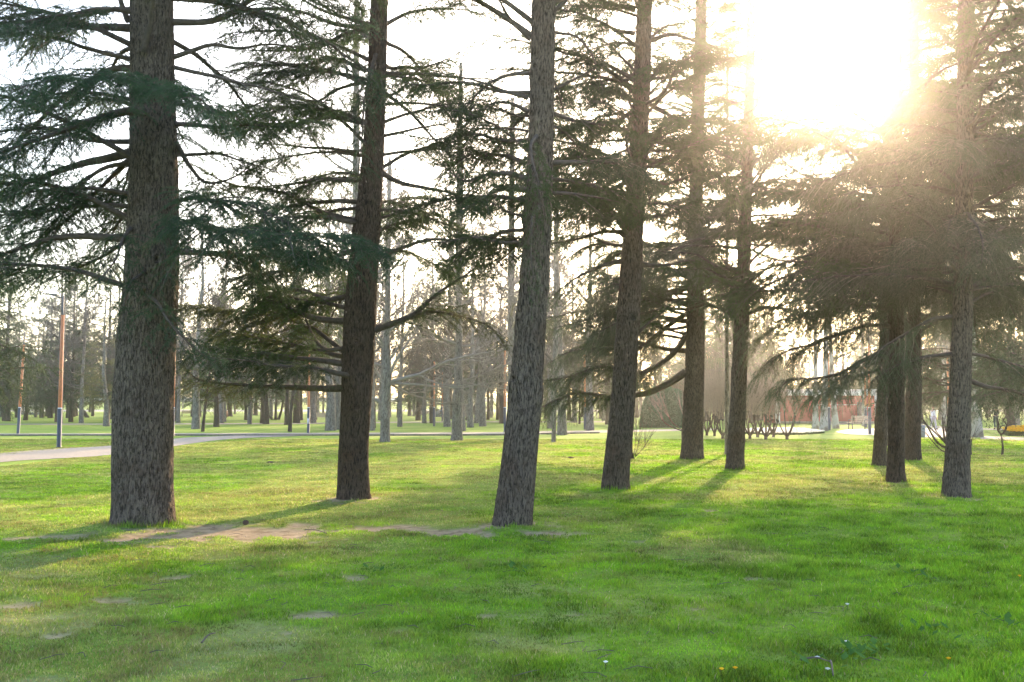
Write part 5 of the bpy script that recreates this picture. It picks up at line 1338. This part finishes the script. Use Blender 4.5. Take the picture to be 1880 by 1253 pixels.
def person(base, rz, label, top_m, leg_m, hair_m, stride, hgt, longhair, phone=False):
    b = gnd(*base); root = thing('person', label, 'person', tuple(b), rz); root.scale = (hgt / 1.7,) * 3
    # faces -Y in local space
    V = [(0, 0, .93), (0, 0, 1.08), (0, .01, 1.25), (0, .02, 1.40), (0, .0, 1.48), (0, -.01, 1.54), (0, -.015, 1.62), (0, -.01, 1.69)]
    E = [(i, i + 1) for i in range(7)]; Rr = [(.15, .11), (.125, .095), (.15, .10), (.13, .085), (.055, .055), (.055, .06), (.075, .09), (.05, .06)]
    def leg(sx, f):
        n0 = len(V); V.extend([(sx * .09, 0, .88), (sx * .10, -f * .14 - .02, .48), (sx * .10, -f * .26 + (.05 if f < 0 else 0), .08 + (.05 if f < 0 else 0)), (sx * .11, -f * .26 - .13, .035)])
        E.extend([(0, n0), (n0, n0 + 1), (n0 + 1, n0 + 2), (n0 + 2, n0 + 3)]); Rr.extend([.085, .055, .042, .036])
    leg(-1, stride); leg(1, -stride)
    def arm(sx, el, hd):
        n0 = len(V); V.extend([(sx * .17, .01, 1.39), el, hd]); E.extend([(3, n0), (n0, n0 + 1), (n0 + 1, n0 + 2)]); Rr.extend([.05, .040, .028])
        # palm and fingers
        h = np.array(hd); d = unit(np.array(hd) - np.array(el)); pl = h + d * .075; V.append(tuple(pl)); E.append((n0 + 2, n0 + 3)); Rr.append(.026)
        side = unit(np.cross(d, [1, 0, 0.1]))
        for k in range(4):
            f0 = pl + side * (.030 - .02 * k) + d * .02; f1 = f0 + d * (.035 + .008 * (k in (1, 2))) + np.array([0, -.006, 0]); f2 = f1 + d * .028 + np.array([-sx * .014, -.008, 0]); m = len(V)
            V.extend([tuple(f0), tuple(f1), tuple(f2)]); E.extend([(n0 + 3, m), (m, m + 1), (m + 1, m + 2)]); Rr.extend([.009, .0085, .007])
        m = len(V); t0 = h + d * .03 + side * .03; t1 = t0 + d * .035 + side * .02; V.extend([tuple(t0), tuple(t1)]); E.extend([(n0 + 2, m), (m, m + 1)]); Rr.extend([.010, .008])
    if phone:
        arm(-1, (-.24, -.06, 1.14), (-.12, -.26, 1.18)); arm(1, (.24, -.06, 1.14), (.12, -.26, 1.18))
    else:
        arm(-1, (-.23, .06 * stride, 1.12), (-.25, -.05, .90)); arm(1, (.23, -.03, 1.12), (.24, -.14, .92))
    body = skin_mesh('body', V, E, Rr, M['skin'], root)
    # face: nose, eyes, ears joined onto a small face mesh
    fa = Acc(); fa.add(*sweep(np.array([[0, -.085, 1.635], [0, -.105, 1.61], [0, -.09, 1.60]]), [.008, .012, .006], 6))
    for sx in (-1, 1): fa.add(*sweep(np.array([[sx * .078, 0, 1.645], [sx * .086, .005, 1.62], [sx * .078, 0, 1.60]]), [.008, .014, .006], 6))
    fa.build('face', M['skin'], body)
    ey = Acc()
    for sx in (-1, 1): ey.add(*sweep(np.array([[sx * .030 - .012, -.082, 1.635], [sx * .03, -.088, 1.637], [sx * .03 + .012, -.082, 1.635]]), [.003, .006, .003], 6))
    ey.add(*sweep(np.array([[-.02, -.082, 1.575], [0, -.088, 1.572], [.02, -.082, 1.575]]), [.003, .005, .003], 6)); ey.build('eyes_and_mouth', M['hair_red'], body)
    # jacket and trousers as shells following the body
    def sub_skin(name, vi, grow, mat, extra=None):
        mp = {v_: k for k, v_ in enumerate(vi)}; vs = [V[k] for k in vi]; es = [(mp[a_], mp[b_]) for a_, b_ in E if a_ in mp and b_ in mp]
        rs = [tuple((r_ + grow) for r_ in (Rr[k] if isinstance(Rr[k], tuple) else (Rr[k], Rr[k]))) for k in vi]
        return skin_mesh(name, vs, es, rs, mat, root)
    arms = [i for i in range(len(V))]
    a0 = 16; a1 = a0 + 4 + 12 + 2
    sub_skin('jacket', [0, 1, 2, 3, a0, a0 + 1, a0 + 2, a1, a1 + 1, a1 + 2], .022, top_m)
    sub_skin('trousers', [0, 8, 9, 10, 12, 13, 14], .014, leg_m)
    for sx, k in ((-1, 10), (1, 14)):
        p = np.array(V[k]); q_ = np.array(V[k + 1]); sh = Acc(); sh.add(*sweep(np.array([p + [0, .05, -.03], p + [0, 0, -.02], q_ + [0, 0, .0], q_ + [0, -.05, -.005]]), [.035, .05, .045, .025], 10)); sh.build('shoe', M['cloth_black'], root)
    # hair cap
    h = [(0, .015, 1.60), (0, .01, 1.66), (0, .005, 1.715)]; hr = [(.082, .075), (.088, .092), (.055, .06)]; he = [(0, 1), (1, 2)]
    if longhair: h += [(0, .075, 1.54), (0, .105, 1.42), (0, .11, 1.30)]; hr += [(.085, .05), (.095, .045), (.06, .03)]; he += [(0, 3), (3, 4), (4, 5)]
    skin_mesh('hair', h, he, hr, hair_m, root)
person((1714, 789), 1.9, 'person in white top and pale trousers walking, seen beyond the group of three trunks', M['cloth_white'], M['cloth_lilac'], M['hair_red'], .7, 1.55, False)
person((1829, 789), 3.0, 'person in black coat and dark teal trousers with long tan hair, standing', M['cloth_black'], M['cloth_teal'], M['hair_tan'], .12, 1.65, True, True)

# ------------------------------------------------------------------ sky, sun, haze
SUN = ray(1530, 88); SUN = SUN / np.linalg.norm(SUN)
el = math.asin(SUN[2]); az = math.atan2(SUN[0], SUN[1])
w = bpy.data.worlds.new('World'); bpy.context.scene.world = w; w.use_nodes = True
nt = w.node_tree; bg = nt.nodes['Background']; sk = nt.nodes.new('ShaderNodeTexSky'); sk.sky_type = 'NISHITA'; sk.sun_disc = False
sk.sun_elevation = el; sk.sun_rotation = az; sk.dust_density = 3.0; sk.air_density = 1.0; sk.ozone_density = 1.0
nt.links.new(sk.outputs[0], bg.inputs[0]); bg.inputs[1].default_value = .15
sd_ = bpy.data.lights.new('sun', 'SUN'); sd_.energy = 2.6; sd_.angle = R(1.0); sd_.color = (1.0, .69, .41)
so = bpy.data.objects.new('sun', sd_); C.objects.link(so); so.location = (30, 90, 40)
so.rotation_euler = Vector(-SUN).to_track_quat('-Z', 'Y').to_euler()

HZ = Acc(); HZ.box((0, 260, 16.5), (1100, 640, 41)); hz = HZ.build('haze', None, smooth=False)
m, nt, out = nmat('haze_air'); pv = nt.nodes.new('ShaderNodeVolumePrincipled'); pv.inputs['Color'].default_value = (.94, .96, 1.0, 1)
pv.inputs['Density'].default_value = .00085; pv.inputs['Anisotropy'].default_value = .92
nt.links.new(pv.outputs[0], out.inputs['Volume']); hz.data.materials.clear(); hz.data.materials.append(m)
tag(hz, 'thin pale morning haze between the trees', 'haze', 'stuff')

sc = bpy.context.scene
sc.view_settings.view_transform = 'Standard'; sc.view_settings.look = 'None'; sc.view_settings.exposure = 2.4; sc.view_settings.gamma = 1
cy = sc.cycles
cy.max_bounces = 5; cy.diffuse_bounces = 3; cy.glossy_bounces = 1; cy.transmission_bounces = 3; cy.volume_bounces = 1; cy.transparent_max_bounces = 4
cy.use_denoising = True; cy.caustics_reflective = False; cy.caustics_refractive = False
cy.sample_clamp_indirect = 4.0
cy.use_adaptive_sampling = True; cy.adaptive_threshold = .02
